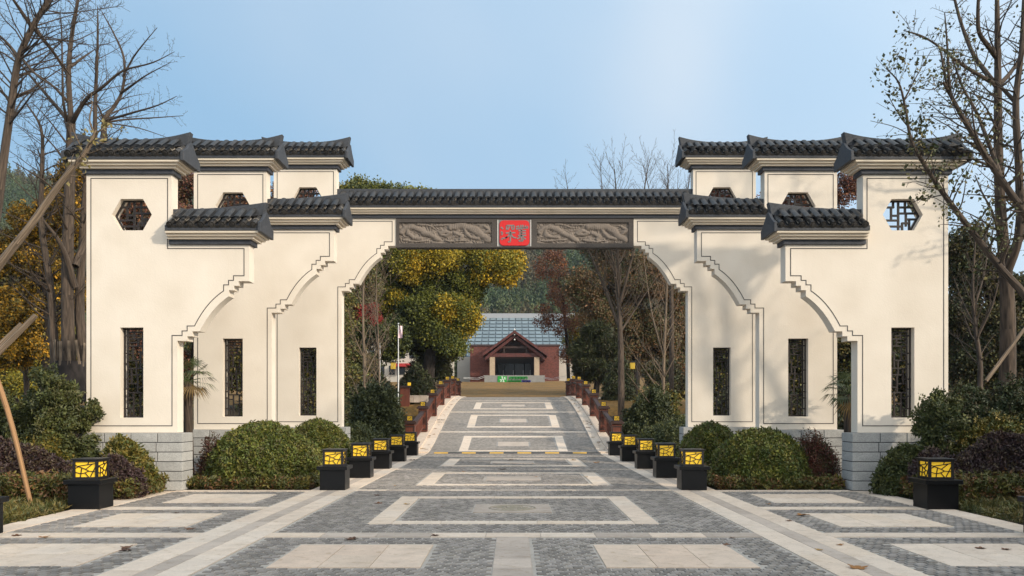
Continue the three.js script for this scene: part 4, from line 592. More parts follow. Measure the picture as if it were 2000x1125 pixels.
bareTree('stout upright bare tree with thick fork beside the shaded wall', V(10.7, 0, -19), [
  [[V(10.7, 0, -19), ...path(19, [[1968, 720], [1968, 600], [1963, 519], [1955, 420], [1950, 300], [1949, 165], [1948, 60], [1947, -30]])], 0.19, 0.04, { from: 0.35, every: 0.22 }],
  [path(19, [[1949, 172], [1925, 140, 0.3], [1902, 108, 0.6], [1879, 51, 0.9], [1865, 0, 1.1], [1858, -40, 1.2]]), 0.06, 0.025], [path(19, [[1946, 112], [1930, 90, -0.4], [1912, 62, -0.7], [1910, 25, -0.8], [1912, -20, -0.9]]), 0.06, 0.03], [path(19, [[1950, 168], [1975, 140, 0.4], [2000, 100, 0.8], [2030, 40, 1.2]]), 0.055, 0.025],
  [path(19, [[1945, 165], [1910, 145, -0.5], [1870, 120, -1], [1840, 95, -1.3], [1800, 70, -1.6], [1768, 60, -1.8]]), 0.05, 0.008], [path(19, [[1963, 540], [1990, 460, -0.4], [1990, 330, -0.5], [1984, 200, -0.6], [1995, 100, -0.6], [2000, 0, -0.6]]), 0.11, 0.04], [path(19, [[1984, 200, -0.6], [1965, 180, -0.5], [1945, 160, -0.3]]), 0.05, 0.03]], mat.bark, 112, { ...ginkgo, levels: 3, minR: 0.004, leafGeo: few }, [[0.1, 0.09, 0.02]], 200);
bareTree('second leaning bare tree with thick limb over the shaded wall roof end', V(11.2, 0, -16.6), [
  [[V(11.2, 0, -16.6), ...path(16.6, [[2110, 640], [2060, 500], [2000, 415], [1942, 330], [1905, 270], [1876, 222], [1856, 185], [1842, 160]])], 0.10, 0.025, { from: 0.25, every: 0.13 }],
  [path(16.6, [[1856, 185], [1853, 150], [1851, 108], [1848, 60], [1845, 25]]), 0.035, 0.01], [path(16.6, [[1852, 180], [1842, 130, 0.3], [1832, 90, 0.5], [1800, 72, 0.6], [1765, 59, 0.6]]), 0.028, 0.008], [path(16.6, [[1960, 360], [1935, 290, 0.6], [1905, 215, 1], [1880, 170, 1.2], [1862, 120, 1.3]]), 0.05, 0.015], [path(16.6, [[1930, 312], [1905, 260, -0.5], [1895, 180, -0.8]]), 0.03, 0.01], [path(16.6, [[1840, 162], [1820, 175, -0.3], [1795, 172, -0.4]]), 0.014, 0.005]], mat.bark, 113, { ...ginkgo, every: 0.13, levels: 2, minR: 0.0032, maxLen: 0.9, leafGeo: few }, [[0.05, 0.062, 0.015], [0.08, 0.08, 0.02], [0.12, 0.08, 0.02]], 280, 'leaning_tree', 'trees leaning over the shaded wall');
pole('timber pole bracing the stout trunk on the shaded side', at(1925, 745, 18), at(2010, 630, 18.6), 0.04, 0.035, undefined, mat.barkPale);
// ---- leafy trees
function leafyTree(label, base, trunkTop, r, lobes, n, size, pal, seed, geo = tuft, barkM = mat.bark, name = 'leafy_tree', group = 'leafy trees behind the gate', hollow = 0.5) {
  const rn = rand(seed), t = tree(name, label, 'tree', group, base), T = new Tubes(); T.add(smooth([base, base.clone().lerp(trunkTop, 0.5).add(V(rn() * 0.3, 0, 0)), trunkTop], 4), Array.from({ length: 9 }, (_, k) => lerp(r, r * 0.5, k / 8)), 9);
  const B = new Tubes(); for (const l of lobes) { const s = base.clone().lerp(trunkTop, 0.45 + rn() * 0.5), m = s.clone().lerp(l.c, 0.5).add(V(0, -l.r * 0.2, 0)); B.add(smooth([s, m, l.c], 3), Array.from({ length: 7 }, (_, k) => lerp(r * 0.4, r * 0.08, k / 6)), 5); }
  mesh('trunk', local(t, T.geo()), barkM, t); mesh('branches', local(t, B.geo()), barkM, t);
  const sp = lobeSpots(lobes, n, rn, size, hollow); for (const s of sp) s[0].sub(t.position); foliage('crown', t, sp, geo, pal, rn, 'stuff'); return t;
}
const ground = (px, D) => { const x = (px - AXIS) * D / F; return V(x, landH(x, D) - 0.05, -D); };
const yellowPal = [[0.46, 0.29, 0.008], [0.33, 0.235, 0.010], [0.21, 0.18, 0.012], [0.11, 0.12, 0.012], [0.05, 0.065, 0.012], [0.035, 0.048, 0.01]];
{ const rn = rand(201), Y = [0, 1, 2, 2, 3, 3], G = [2, 3, 3, 4], K = [3, 3, 4, 5];  // autumn gold and green mixed; sunlit masses coloured golder, shaded lower ones darker
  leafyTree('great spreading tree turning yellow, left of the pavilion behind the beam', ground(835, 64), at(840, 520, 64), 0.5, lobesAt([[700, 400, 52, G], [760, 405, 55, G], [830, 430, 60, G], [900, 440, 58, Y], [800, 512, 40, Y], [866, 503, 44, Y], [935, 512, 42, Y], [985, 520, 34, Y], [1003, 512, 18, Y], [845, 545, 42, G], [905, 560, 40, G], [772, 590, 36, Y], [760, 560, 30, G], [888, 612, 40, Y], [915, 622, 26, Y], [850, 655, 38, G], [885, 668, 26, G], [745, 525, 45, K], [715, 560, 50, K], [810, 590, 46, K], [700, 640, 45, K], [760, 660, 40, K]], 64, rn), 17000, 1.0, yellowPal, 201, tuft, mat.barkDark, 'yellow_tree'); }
const darkPal = [[0.028, 0.038, 0.010], [0.042, 0.05, 0.012], [0.055, 0.062, 0.014], [0.05, 0.04, 0.016]], olivePal = [[0.07, 0.07, 0.015], [0.045, 0.05, 0.014], [0.10, 0.075, 0.016], [0.06, 0.04, 0.018], [0.03, 0.036, 0.012]], redPal = [[0.17, 0.05, 0.025], [0.12, 0.045, 0.028], [0.08, 0.035, 0.025], [0.22, 0.09, 0.03]], goldLeaf = [[0.52, 0.27, 0.018], [0.40, 0.22, 0.018], [0.26, 0.17, 0.02], [0.15, 0.12, 0.02], [0.10, 0.075, 0.02]];
{ const rn = rand(202);
  leafyTree('dark layered pine beside the bridge end, under the yellow tree', ground(842, 66), at(842, 660, 66), 0.25, lobesAt([[815, 648, 26], [860, 655, 30], [830, 680, 32], [868, 690, 24], [845, 712, 30], [820, 722, 22], [862, 728, 20]], 66, rn).map(l => ({ ...l, sy: 0.6 })), 3600, 0.75, darkPal, 203, needle, mat.barkDark, 'layered_pine', 'layered dark pines');
  leafyTree('dark layered pine right of the brick pavilion, beyond the railing', ground(1163, 66), at(1163, 660, 66), 0.25, lobesAt([[1165, 652, 30], [1140, 685, 30], [1186, 680, 28], [1160, 708, 38], [1182, 730, 28], [1142, 728, 24]], 66, rn).map(l => ({ ...l, sy: 0.7 })), 4200, 0.75, darkPal, 204, needle, mat.barkDark, 'layered_pine', 'layered dark pines');
  leafyTree('sparse red-leaved tree in front of the glass roof', ground(1112, 84), at(1098, 560, 84), 0.2, lobesAt([[1080, 530, 40], [1100, 580, 38], [1062, 622, 32], [1110, 630, 36], [1085, 500, 30], [1115, 690, 26]], 84, rn), 900, 0.85, redPal.concat([[0.30, 0.11, 0.03]]), 205, sparse, mat.barkDark, 'red_tree', 'thin red-leaved trees', 0.2);
  leafyTree('olive and brown tree behind the bare trees right of the pavilion', ground(1240, 78), at(1240, 560, 78), 0.4, lobesAt([[1145, 560, 42], [1200, 530, 52], [1260, 540, 55], [1310, 570, 52], [1225, 620, 50], [1290, 650, 55], [1165, 612, 38], [1340, 640, 50], [1230, 690, 45], [1320, 720, 40], [1150, 470, 40], [1230, 450, 50], [1310, 450, 50]], 78, rn), 4300, 1.05, [[0.15, 0.085, 0.032], [0.11, 0.07, 0.028], [0.085, 0.075, 0.022], [0.06, 0.066, 0.018], [0.18, 0.085, 0.03]], 206, tuft, mat.barkDark, 'olive_tree');
  leafyTree('small yellow-green tree between pavilion and pine', ground(1135, 88), at(1130, 640, 88), 0.15, lobesAt([[1128, 635, 26], [1115, 660, 22], [1140, 665, 24], [1165, 555, 24], [1130, 700, 20]], 88, rn), 1100, 0.8, yellowPal.slice(1, 5), 207, sparse, mat.barkDark, 'yellow_tree');
  leafyTree('brown-leaved tree filling the gap behind the middle sunlit wall', ground(390, 46), at(390, 420, 46), 0.3, lobesAt([[250, 420, 46], [290, 400, 40], [210, 440, 45], [365, 365, 42], [440, 390, 48], [330, 430, 50], [400, 450, 60], [470, 430, 50], [540, 400, 40], [300, 500, 60], [370, 560, 60], [600, 400, 40], [430, 620, 70], [300, 660, 60], [370, 730, 60]], 46, rn), 10500, 0.75, redPal.concat([[0.10, 0.07, 0.03], [0.09, 0.06, 0.03]]), 208, sparse, mat.barkDark, 'brown_tree', 'brown-leaved trees behind the walls');
  leafyTree('thin red-brown tree with sky between its leaves, behind the middle shaded wall', ground(1600, 46), at(1600, 420, 46), 0.25, lobesAt([[1650, 372, 42], [1565, 395, 45], [1415, 385, 40], [1480, 420, 50], [1640, 440, 40], [1350, 430, 40]], 46, rn), 1700, 0.7, redPal, 209, sparse, mat.barkDark, 'brown_tree', 'brown-leaved trees behind the walls', 0.1);
  leafyTree('tree with thin golden-brown leaves left of the lowest sunlit wall', ground(70, 29), at(80, 430, 29), 0.18, lobesAt([[145, 350, 36], [120, 410, 45], [60, 440, 45], [25, 500, 50], [100, 500, 50], [145, 580, 40], [45, 600, 55], [90, 660, 50], [10, 680, 50], [150, 460, 30]], 29, rn), 8000, 0.55, goldLeaf, 210, sparse, mat.barkDark, 'golden_tree', 'thin golden trees', 0.15);
  leafyTree('bushy yellow-green young tree beyond the tall loose shrub', ground(60, 36), at(60, 660, 36), 0.12, lobesAt([[30, 640, 34], [85, 700, 36], [150, 690, 26], [20, 735, 40], [110, 640, 30], [60, 760, 40], [155, 560, 22], [-10, 590, 36]], 36, rn), 2600, 0.5, [[0.30, 0.24, 0.018], [0.20, 0.18, 0.018], [0.12, 0.125, 0.016], [0.36, 0.25, 0.018]], 215, sparse, mat.barkDark, 'golden_tree', 'thin golden trees', 0.2);
  leafyTree('dense dark olive tree behind the thin golden one', ground(40, 48), at(40, 520, 48), 0.4, lobesAt([[20, 520, 70], [110, 560, 70], [60, 640, 80], [150, 680, 60], [-40, 620, 80], [20, 720, 70], [130, 740, 60], [-60, 500, 60], [160, 440, 40]], 48, rn), 6000, 0.9, olivePal.concat([[0.16, 0.11, 0.02], [0.13, 0.09, 0.025]]), 211, tuft, mat.barkDark, 'olive_tree');
  leafyTree('dark olive tree beyond the shaded wall end', ground(1930, 40), at(1930, 560, 40), 0.3, lobesAt([[1885, 480, 34], [1900, 540, 48], [1880, 610, 46], [1950, 650, 60], [1900, 700, 60], [1980, 590, 50], [1870, 680, 50], [2010, 700, 60], [1960, 740, 60], [2060, 620, 70]], 40, rn), 5000, 0.8, olivePal, 212, tuft, mat.barkDark, 'olive_tree');
  leafyTree('dark green tree behind the slit windows on the shaded side', ground(1560, 52), at(1560, 620, 52), 0.3, lobesAt([[1500, 620, 70], [1600, 640, 70], [1680, 640, 60], [1420, 650, 70], [1560, 720, 80], [1680, 740, 70], [1430, 740, 70], [1760, 680, 70], [1780, 760, 60]], 52, rn), 6000, 0.95, olivePal.map(c => [c[0] * 1.7, c[1] * 1.7, c[2] * 1.5]), 213, tuft, mat.barkDark, 'olive_tree');
  leafyTree('dark green tree behind the slit windows on the sunny side', ground(560, 52), at(560, 640, 52), 0.3, lobesAt([[500, 640, 70], [600, 660, 70], [640, 620, 60], [440, 690, 70], [560, 730, 80], [660, 730, 70], [260, 740, 70], [690, 560, 50]], 52, rn), 5600, 0.95, olivePal.map(c => [c[0] * 1.7, c[1] * 1.7, c[2] * 1.5]), 214, tuft, mat.barkDark, 'olive_tree');
}
{ const rn = rand(240); [[2110, 46, 'nearer dark tree past the stout bare tree on the shaded side'], [2260, 58, 'farther dark tree past the stout bare tree on the shaded side'], [-120, 46, 'nearer dark tree past the slim leaning tree on the sunny side'], [-270, 58, 'farther dark tree past the slim leaning tree on the sunny side']].forEach(([px, D, l], i) => leafyTree(l, ground(px, D), at(px, 600, D), 0.3, lobesAt([[px - 40, 560, 60], [px + 50, 580, 60], [px, 640, 75], [px - 60, 690, 65], [px + 60, 700, 65], [px, 760, 70]], D, rn), 3600, 0.95, olivePal, 241 + i, tuft, mat.barkDark, 'olive_tree')); }
// ---- slim bare trees seen through the arch
const slim = { every: 0.2, len: 0.3, levels: 3, spread: 0.8, rise: 0.3, thin: 0.34, minR: 0.005, maxLen: 2.6 };
bareTree('slim pale bare tree just behind the gate, sunny side of the road', ground(713, 33), [[[ground(713, 33), ...path(33, [[713, 800], [711, 700], [709, 600], [712, 510], [714, 440]])], 0.085, 0.015, { from: 0.15, every: 0.3, rise: 0.35 }], [path(33, [[711, 740], [735, 690, 0.5], [760, 660, 0.8]]), 0.03, 0.008], [path(33, [[711, 700], [690, 650, -0.4], [680, 600, -0.6]]), 0.03, 0.008]], mat.barkPale, 301, slim);
bareTree('slender bare tree beside the flagpole', ground(738, 37), [[[ground(738, 37), ...path(37, [[741, 740], [738, 640], [735, 560], [737, 490]])], 0.05, 0.012, { from: 0.2 }]], mat.barkPale, 302, slim);
bareTree('tall dark bare tree forking behind the shaded railing', ground(1213, 46), [[[ground(1213, 46), ...path(46, [[1213, 700], [1211, 640], [1208, 560], [1206, 480], [1205, 400], [1200, 330]])], 0.19, 0.02, { from: 0.35 }], [path(46, [[1210, 640], [1180, 560, 0.5], [1150, 490, 1], [1118, 420, 1.3], [1105, 345, 1.4]]), 0.09, 0.015], [path(46, [[1209, 600], [1230, 520, -0.5], [1250, 440, -0.8], [1262, 345, -1], [1270, 310, -1]]), 0.08, 0.012], [path(46, [[1208, 560], [1190, 470, -0.6], [1178, 390, -0.9], [1172, 318, -1]]), 0.06, 0.012], [path(46, [[1211, 650], [1250, 590, 0.8], [1290, 530, 1.2]]), 0.06, 0.012]], mat.bark, 303, slim);
bareTree('slim pale bare tree just behind the gate, shaded side of the road', ground(1294, 33), [[[ground(1294, 33), ...path(33, [[1295, 780], [1297, 690], [1301, 600], [1303, 520], [1300, 440]])], 0.085, 0.015, { from: 0.12, every: 0.26 }], [path(33, [[1297, 700], [1275, 620, 0.5], [1262, 540, 0.8], [1255, 480, 1]]), 0.035, 0.008], [path(33, [[1296, 740], [1320, 690, -0.5], [1335, 640, -0.8]]), 0.03, 0.008]], mat.barkPale, 304, slim);
bareTree('tall bare tree whose twigs show above the portal roof on the shaded side', ground(1310, 58), [[[ground(1310, 58), ...path(58, [[1312, 650], [1310, 520], [1306, 420], [1304, 320]])], 0.2, 0.02, { from: 0.4 }], [path(58, [[1310, 560], [1285, 470, 0.6], [1270, 380, 1], [1255, 320, 1.2]]), 0.08, 0.012], [path(58, [[1309, 540], [1330, 450, -0.6], [1345, 360, -1], [1350, 318, -1.1]]), 0.08, 0.012], [path(58, [[1308, 500], [1320, 420, 0.5], [1325, 330, 0.8]]), 0.05, 0.01]], mat.bark, 305, slim);
bareTree('brown bare tree with crossing limbs beyond the shaded wall end', ground(1905, 34), [[[ground(1905, 34), ...path(34, [[1915, 720], [1905, 640], [1900, 560], [1905, 470]])], 0.12, 0.03, { from: 0.25 }], [path(34, [[1905, 640], [1880, 590, 0.4], [1862, 540, 0.6]]), 0.05, 0.01], [path(34, [[1908, 660], [1940, 590, -0.4], [1960, 500, -0.6]]), 0.06, 0.01], [path(34, [[1903, 600], [1925, 520, 0.6], [1930, 440, 0.8]]), 0.05, 0.01]], mat.bark, 306, slim);
bareTree('brown bare tree with drooping limbs left of the ginkgo', ground(60, 31), [[[ground(60, 31), ...path(31, [[50, 720], [45, 620], [38, 520], [30, 430]])], 0.11, 0.03, { from: 0.2 }], [path(31, [[46, 640], [80, 560, 0.5], [120, 480, 0.8], [150, 430, 1]]), 0.05, 0.01], [path(31, [[42, 590], [15, 520, -0.4], [-10, 450, -0.6]]), 0.05, 0.01], [path(31, [[48, 680], [100, 620, 0.4], [160, 590, 0.5]]), 0.04, 0.01]], mat.bark, 307, slim);
// ---- tall evergreens beside the plaza, out of the picture, whose shade lies over the paving
{ const rn = rand(220), pal = [[0.03, 0.05, 0.012], [0.045, 0.065, 0.014], [0.025, 0.04, 0.01]], big = leafCluster(16, 0.75, 0.7, 0.5, 12);
  [[15.5, 8.2, 5.9, 2.1], [16.5, 4.2, 8.2, 2.8], [16, -0.5, 10.6, 3.3], [17.5, -5.5, 11.6, 3.6], [17, -11, 12, 3.8], [21, -2, 13, 3.6], [22, -8.5, 14, 4]].forEach(([x, D, h, r], i) => {
    const lobes = []; for (let k = 0; k < 12; k++) { const a = rn() * 6.28, q = Math.sqrt(rn()) * r * 0.55; lobes.push({ c: V(x + Math.cos(a) * q, lerp(1.8, h - r * 0.42, k / 11), -D + Math.sin(a) * q), r: r * (0.5 + 0.25 * Math.sin((k + 1) / 12 * Math.PI)) }); }
    leafyTree('dense evergreen beside the plaza, out of the picture on the shaded side', V(x, 0, -D), V(x, h * 0.7, -D), 0.25, lobes, 2600, 1.0, pal, 221 + i, big, mat.bark, 'evergreen_tree', 'evergreens beside the plaza');
  }); }
// ---- palms in the gaps between the walls
function palm(label, base, crown, seed) {
  const rn = rand(seed), t = thing('windmill_palm', label, 'palm', 'small fan palms', [base.x, base.y, base.z]), T = new Tubes(); T.add([base, base.clone().lerp(crown, 0.5), crown], [0.1, 0.09, 0.1], 8); mesh('trunk', local(t, T.geo()), mat.bark, t);
  for (let f = 0; f < 20; f++) {
    const a = f * 2.4 + rn() * 0.5, el = lerp(1.2, -0.9, f / 19), S = new Tubes(), dir = V(Math.cos(a) * Math.cos(el), Math.sin(el), Math.sin(a) * Math.cos(el)), hub = crown.clone().addScaledVector(dir, 0.28).add(V(0, 0.05, 0)), side = V(-Math.sin(a), 0, Math.cos(a)), pos = [];
    S.add([crown, hub], [0.012, 0.008], 4);
    for (let k = -7; k <= 7; k++) { const d = dir.clone().multiplyScalar(Math.cos(k * 0.17)).addScaledVector(side, Math.sin(k * 0.17)).normalize(), l = 0.40 * (0.8 + rn() * 0.3), m = hub.clone().addScaledVector(d, l * 0.6), e = hub.clone().addScaledVector(d, l).add(V(0, -0.10 - rn() * 0.06, 0)), w = side.clone().multiplyScalar(0.014), u = V(0, 0.006, 0);
      const A = hub, B = m.clone().add(w).add(u), C = m.clone().sub(w).add(u); for (const v of [A, B, C, B, e, C]) pos.push(v.x, v.y, v.z); }
    const g = new THREE.BufferGeometry(); g.setAttribute('position', new THREE.Float32BufferAttribute(pos, 3)); g.computeVertexNormals(); g.setAttribute('uv', new THREE.Float32BufferAttribute(new Float32Array(pos.length / 3 * 2), 2));
    mesh('fan_leaf', local(t, merge([g, S.geo()])), f > 14 ? M(lin(0.16, 0.10, 0.03), 0.8) : M(lin(0.055, 0.075, 0.018), 0.6, { side: THREE.DoubleSide }), t);
  }
}
palm('fan palm poking out of the gap beside the middle sunlit wall', V(-7.02, 0, -18.9), at(366, 745, 18.9), 401);
palm('fan palm poking out of the gap beside the middle shaded wall', V(7.25, 0, -18.9), at(1658, 770, 18.9), 402);

// ---------------------------------------------------------------- beyond the bridge
const brickM = M(lin(0.16, 0.05, 0.038), 0.9, { map: rep(tex(256, (u, v) => { const r = Math.floor(v * 32), o = (r % 2) * 0.5, x = (u * 12 + o) % 1, y = (v * 32) % 1, j = x < 0.04 || y < 0.12 ? 0.9 : 0.72 + 0.3 * hash3(Math.floor(u * 12 + o) % 12, r, 5); return [j, j * (x < 0.04 || y < 0.12 ? 1.25 : 1), j * (x < 0.04 || y < 0.12 ? 1.3 : 1)]; }), 0.4) });
const paleWall = M(lin(0.5, 0.47, 0.42), 0.9, { map: rep(plasterT, 0.2) }), darkGlass = M(lin(0.012, 0.013, 0.015), 0.15), roofRed = M(lin(0.15, 0.035, 0.028), 0.6, { map: rep(woodT, 0.4) });
const px2 = (a, b, c, d, D) => { const p = at(a, c, D), q = at(b, d, D); return [p.x, q.x, q.y, p.y]; };   // x0 x1 y0 y1 of a measured rectangle
function block(name, parent, [x0, x1, y0, y1], D, depth, m) { return mesh(name, box(x1 - x0, y1 - y0, depth, (x0 + x1) / 2, (y0 + y1) / 2, -D - depth / 2), m, parent); }
{
  const P = thing('brick_pavilion', 'red brick entrance pavilion with a timber gable porch below the glass roof', 'building'), D = 140;
  const L = px2(918, 966, 676, 752, D), R = px2(1044, 1092, 676, 752, D); block('brick_wall', P, L, D, 8, brickM); block('brick_wall', P, R, D, 8, brickM);
  block('brick_wall', P, [L[1] + 0.01, R[0] - 0.01, at(0, 699, D).y, L[3] - 0.02], D + 0.02, 1.2, brickM);
  for (const w of [L, R]) mesh('coping', box(w[1] - w[0] + 0.3, 0.28, 8.3, (w[0] + w[1]) / 2, w[3] + 0.14, -D - 4), M(lin(0.05, 0.03, 0.03), 0.8), P);
  block('recess', P, [L[1] + 0.05, R[0] - 0.05, L[2], L[3] - 1], D + 4, 0.3, M(lin(0.02, 0.018, 0.018), 0.8)); block('porch_floor', P, [L[1] - 1, R[0] + 1, L[2], at(0, 741, D).y], D - 6, 10, greyTones[1]);
  for (const [a, b] of [[972, 984], [986, 1004], [1006, 1024], [1026, 1038]]) { const d = block('door_pane', P, px2(a, b, 708, 741, D), D + 3.8, 0.1, darkGlass); mesh('door_handle', box(0.06, 1.0, 0.06, at(b - 1.5, 0, D).x, at(0, 727, D).y, -D - 3.72), mat.metal, d); }
  const ap = at(1005, 646, D - 5), e0 = at(943, 691, D - 5), e1 = at(1069, 691, D - 5), roofV = (inset, drop, th, z0, z1, nm, m) => { const s = new THREE.Shape([[e0.x + inset, e0.y - drop], [ap.x, ap.y - drop], [e1.x - inset, e1.y - drop], [e1.x - inset, e1.y - drop - th], [ap.x, ap.y - drop - th], [e0.x + inset, e0.y - drop - th]].map(p => new THREE.Vector2(...p))), g = new THREE.ExtrudeGeometry(s, { depth: z0 - z1, bevelEnabled: false }); g.translate(0, 0, -z0); return mesh(nm, metric(g), m, P); };
  const rf = roofV(0, 0, 0.42, D + 2, D - 6, 'porch_roof', roofRed); roofV(0.35, 0.55, 0.5, D + 1, D - 5.4, 'bargeboard', roofRed); for (const k of [0, 1, 2]) mesh('ridge_stud', new THREE.SphereGeometry(0.13, 10, 8).translate(ap.x, ap.y - 0.2 - k * 0.75 + 0.3, -D + 6.05 - k * 0.3), mat.white, rf);
  const inf = new THREE.Shape([[e0.x + 1.6, e0.y - 0.6], [ap.x, ap.y - 0.75], [e1.x - 1.6, e1.y - 0.6]].map(p => new THREE.Vector2(...p))), ig = new THREE.ExtrudeGeometry(inf, { depth: 0.2, bevelEnabled: false }); ig.translate(0, 0, -D + 2); mesh('dark_gable_infill', metric(ig), mat.woodDark, P);  // dark sheet added to stand for the shaded inside of the gable
  const tb = px2(952, 1060, 690, 697, D - 5); block('tie_beam', P, tb, D - 5, 0.5, roofRed); block('collar_beam', P, px2(978, 1034, 676, 680, D - 5), D - 4.9, 0.4, mat.woodDark); for (const x of [985, 1028]) block('strut', P, px2(x - 1.5, x + 1.5, 680, 690, D - 5), D - 4.85, 0.3, mat.woodDark);
  for (const x of [961.5, 1048.5]) { const c = px2(x - 5, x + 5, 697.5, 752, D - 5); block('porch_column', P, c, D - 5.1, 0.8, M(lin(0.52, 0.40, 0.28), 0.85, { map: rep(graniteT, 1) })); }
}
{
  const H = thing('glass_roof_hall', 'long pale hall with a sloping glass-panelled roof behind the brick pavilion', 'building'), D = 149;
  block('wall', H, px2(893, 1135, 697, 752, D), D, 20, paleWall);
  const yE = at(0, 697, D).y, yR = at(0, 620, 166).y, C = 19, Rw = 11, xa = u => lerp(at(883, 0, D).x, at(1145, 0, D).x, u), xt0 = at(930, 0, 166).x, glassM = [0.9, 1, 1.1].map(k => M(lin(0.17 * k, 0.215 * k, 0.235 * k), 0.45, { metalness: 0.1 }));
  const slope = (u, v) => V(xa(u), lerp(yE, yR, v), -lerp(D, 166, v)), rn = rand(31), pos = [], a0 = xa(0), top = [V(xt0, yR, -166.05), V(xa(1), yR, -166.05)];
  const base = new THREE.BufferGeometry(); { const A = slope(0, 0), B = slope(1, 0), Cc = slope(1, 1), Dd = V(xt0, yR, -166), o = V(0, -0.12, -0.1); for (const v of [A, B, Cc, A, Cc, Dd]) { const w = v.clone().add(o); pos.push(w.x, w.y, w.z); } base.setAttribute('position', new THREE.Float32BufferAttribute(pos, 3)); base.computeVertexNormals(); }
  const rf = mesh('roof_frame', metric(base), M(lin(0.10, 0.13, 0.15), 0.7), H);
  for (let i = 0; i < C; i++) for (let j = 0; j < Rw; j++) { const g = 0.09, u0 = i / C + g / 24, u1 = (i + 1) / C - g / 24, v0 = j / Rw + 0.012, v1 = (j + 1) / Rw - 0.012; const lim = v => lerp(a0, xt0, v); if (xa(u0) < lim(v1) - 0.05) continue; const p = []; for (const v of [slope(u0, v0), slope(u1, v0), slope(u1, v1), slope(u0, v0), slope(u1, v1), slope(u0, v1)]) p.push(v.x, v.y, v.z); const q = new THREE.BufferGeometry(); q.setAttribute('position', new THREE.Float32BufferAttribute(p, 3)); q.computeVertexNormals(); mesh('roof_pane', metric(q), glassM[Math.floor(rn() * 3)], rf); }
  mesh('ridge_cap', box(top[1].x - top[0].x, 0.9, 1.2, (top[0].x + top[1].x) / 2, yR + 0.3, -166.4), M(lin(0.3, 0.31, 0.33), 0.6), H);
}
{
  const B = thing('pale_annex', 'pale two-storey annex with dark windows behind the bare trees', 'building'), D = 128, w = block('wall', B, px2(690, 880, 668, 752, D), D, 8, paleWall); block('roof_slab', B, px2(686, 884, 663, 668, D), D - 0.4, 9, M(lin(0.2, 0.2, 0.2), 0.8)); block('awning', B, px2(772, 806, 711, 717, D), D - 2, 2, M(lin(0.35, 0.02, 0.02), 0.7));
  for (let i = 0; i < 9; i++) for (let j = 0; j < 2; j++) block('window', B, px2(700 + i * 20, 711 + i * 20, 682 + j * 32, 700 + j * 32, D), D - 0.06, 0.1, darkGlass);
}
{ // low stone wall with the hotel's sign
  const D = 126, S = thing('sign_wall', 'low granite sign wall with green and blue lettering before the pavilion', 'sign'), r = px2(946, 1064, 733, 749, D); block('stone_wall', S, r, D, 0.8, M(lin(0.3, 0.29, 0.27), 0.9, { map: rep(graniteT, 1) }));
  const gr = M(lin(0.01, 0.26, 0.03), 0.5), bl = M(lin(0.03, 0.035, 0.22), 0.5), wh = M(lin(0.6, 0.75, 0.6), 0.5), q = (a, b, c, d, m, n, off, par = S) => block(n, par, px2(a, b, c, d, D), D - off, 0.06, m);
  const em = q(972, 990, 734.5, 747.5, gr, 'green_emblem', 0.08); { const g = []; const Z = -D + 0.11, pt = (x, y) => { const v = at(x, y, D); v.z = Z; return v; }; for (const [a, b] of [[[978, 746], [982.5, 736]], [[982, 746], [986.5, 736]], [[976, 742], [988, 740]], [[982.5, 736], [979, 736.5]], [[982, 746], [985, 745]]]) g.push(bar(pt(...a), pt(...b), 0.12, 0.04)); mesh('emblem_letter', merge(g), wh, em); }
  const rn = rand(3); const letters = (x0, x1, y0, y1, n, m, name) => { const g = []; for (let i = 0; i < n; i++) { const a = lerp(x0, x1, i / n) + 0.4, b = lerp(x0, x1, (i + 1) / n) - 0.4, Z = -D + 0.1, pt = (x, y) => { const v = at(x, y, D); v.z = Z; return v; }; g.push(bar(pt(a, y0), pt(a, y1), 0.12, 0.06), bar(pt(a, lerp(y0, y1, rn())), pt(b, lerp(y0, y1, rn())), 0.12, 0.06), bar(pt(b, y0), pt(b, y1), 0.12, 0.06), bar(pt(a, y0), pt(b, y0), 0.1, 0.06)); } mesh(name, merge(g), m, S); };
  letters(995, 1030, 736, 741, 6, gr, 'green_lettering'); letters(992, 1018, 743, 746.5, 9, gr, 'green_lettering'); letters(1019, 1036, 743, 746.5, 6, bl, 'blue_lettering');
  for (const [a, b] of [[905, 946], [1064, 1104]]) for (const k of [0, 1]) { const T = new Tubes(), p = at(a, 737 + k * 2, a < 1000 ? 62 : D), q2 = at(b, 734 + k * 3, a < 1000 ? D : 62); T.add([p, p.clone().lerp(q2, 0.5).add(V(0, -0.2, 0)), q2], [0.015, 0.015, 0.015], 5); tag(mesh('white_cord', T.geo(), mat.white, scene), `${k ? 'lower' : 'upper'} white cord from the sign wall to the ${a < 1000 ? 'sunny' : 'shaded'} railing end`, 'cord', 'white cords'); }
}
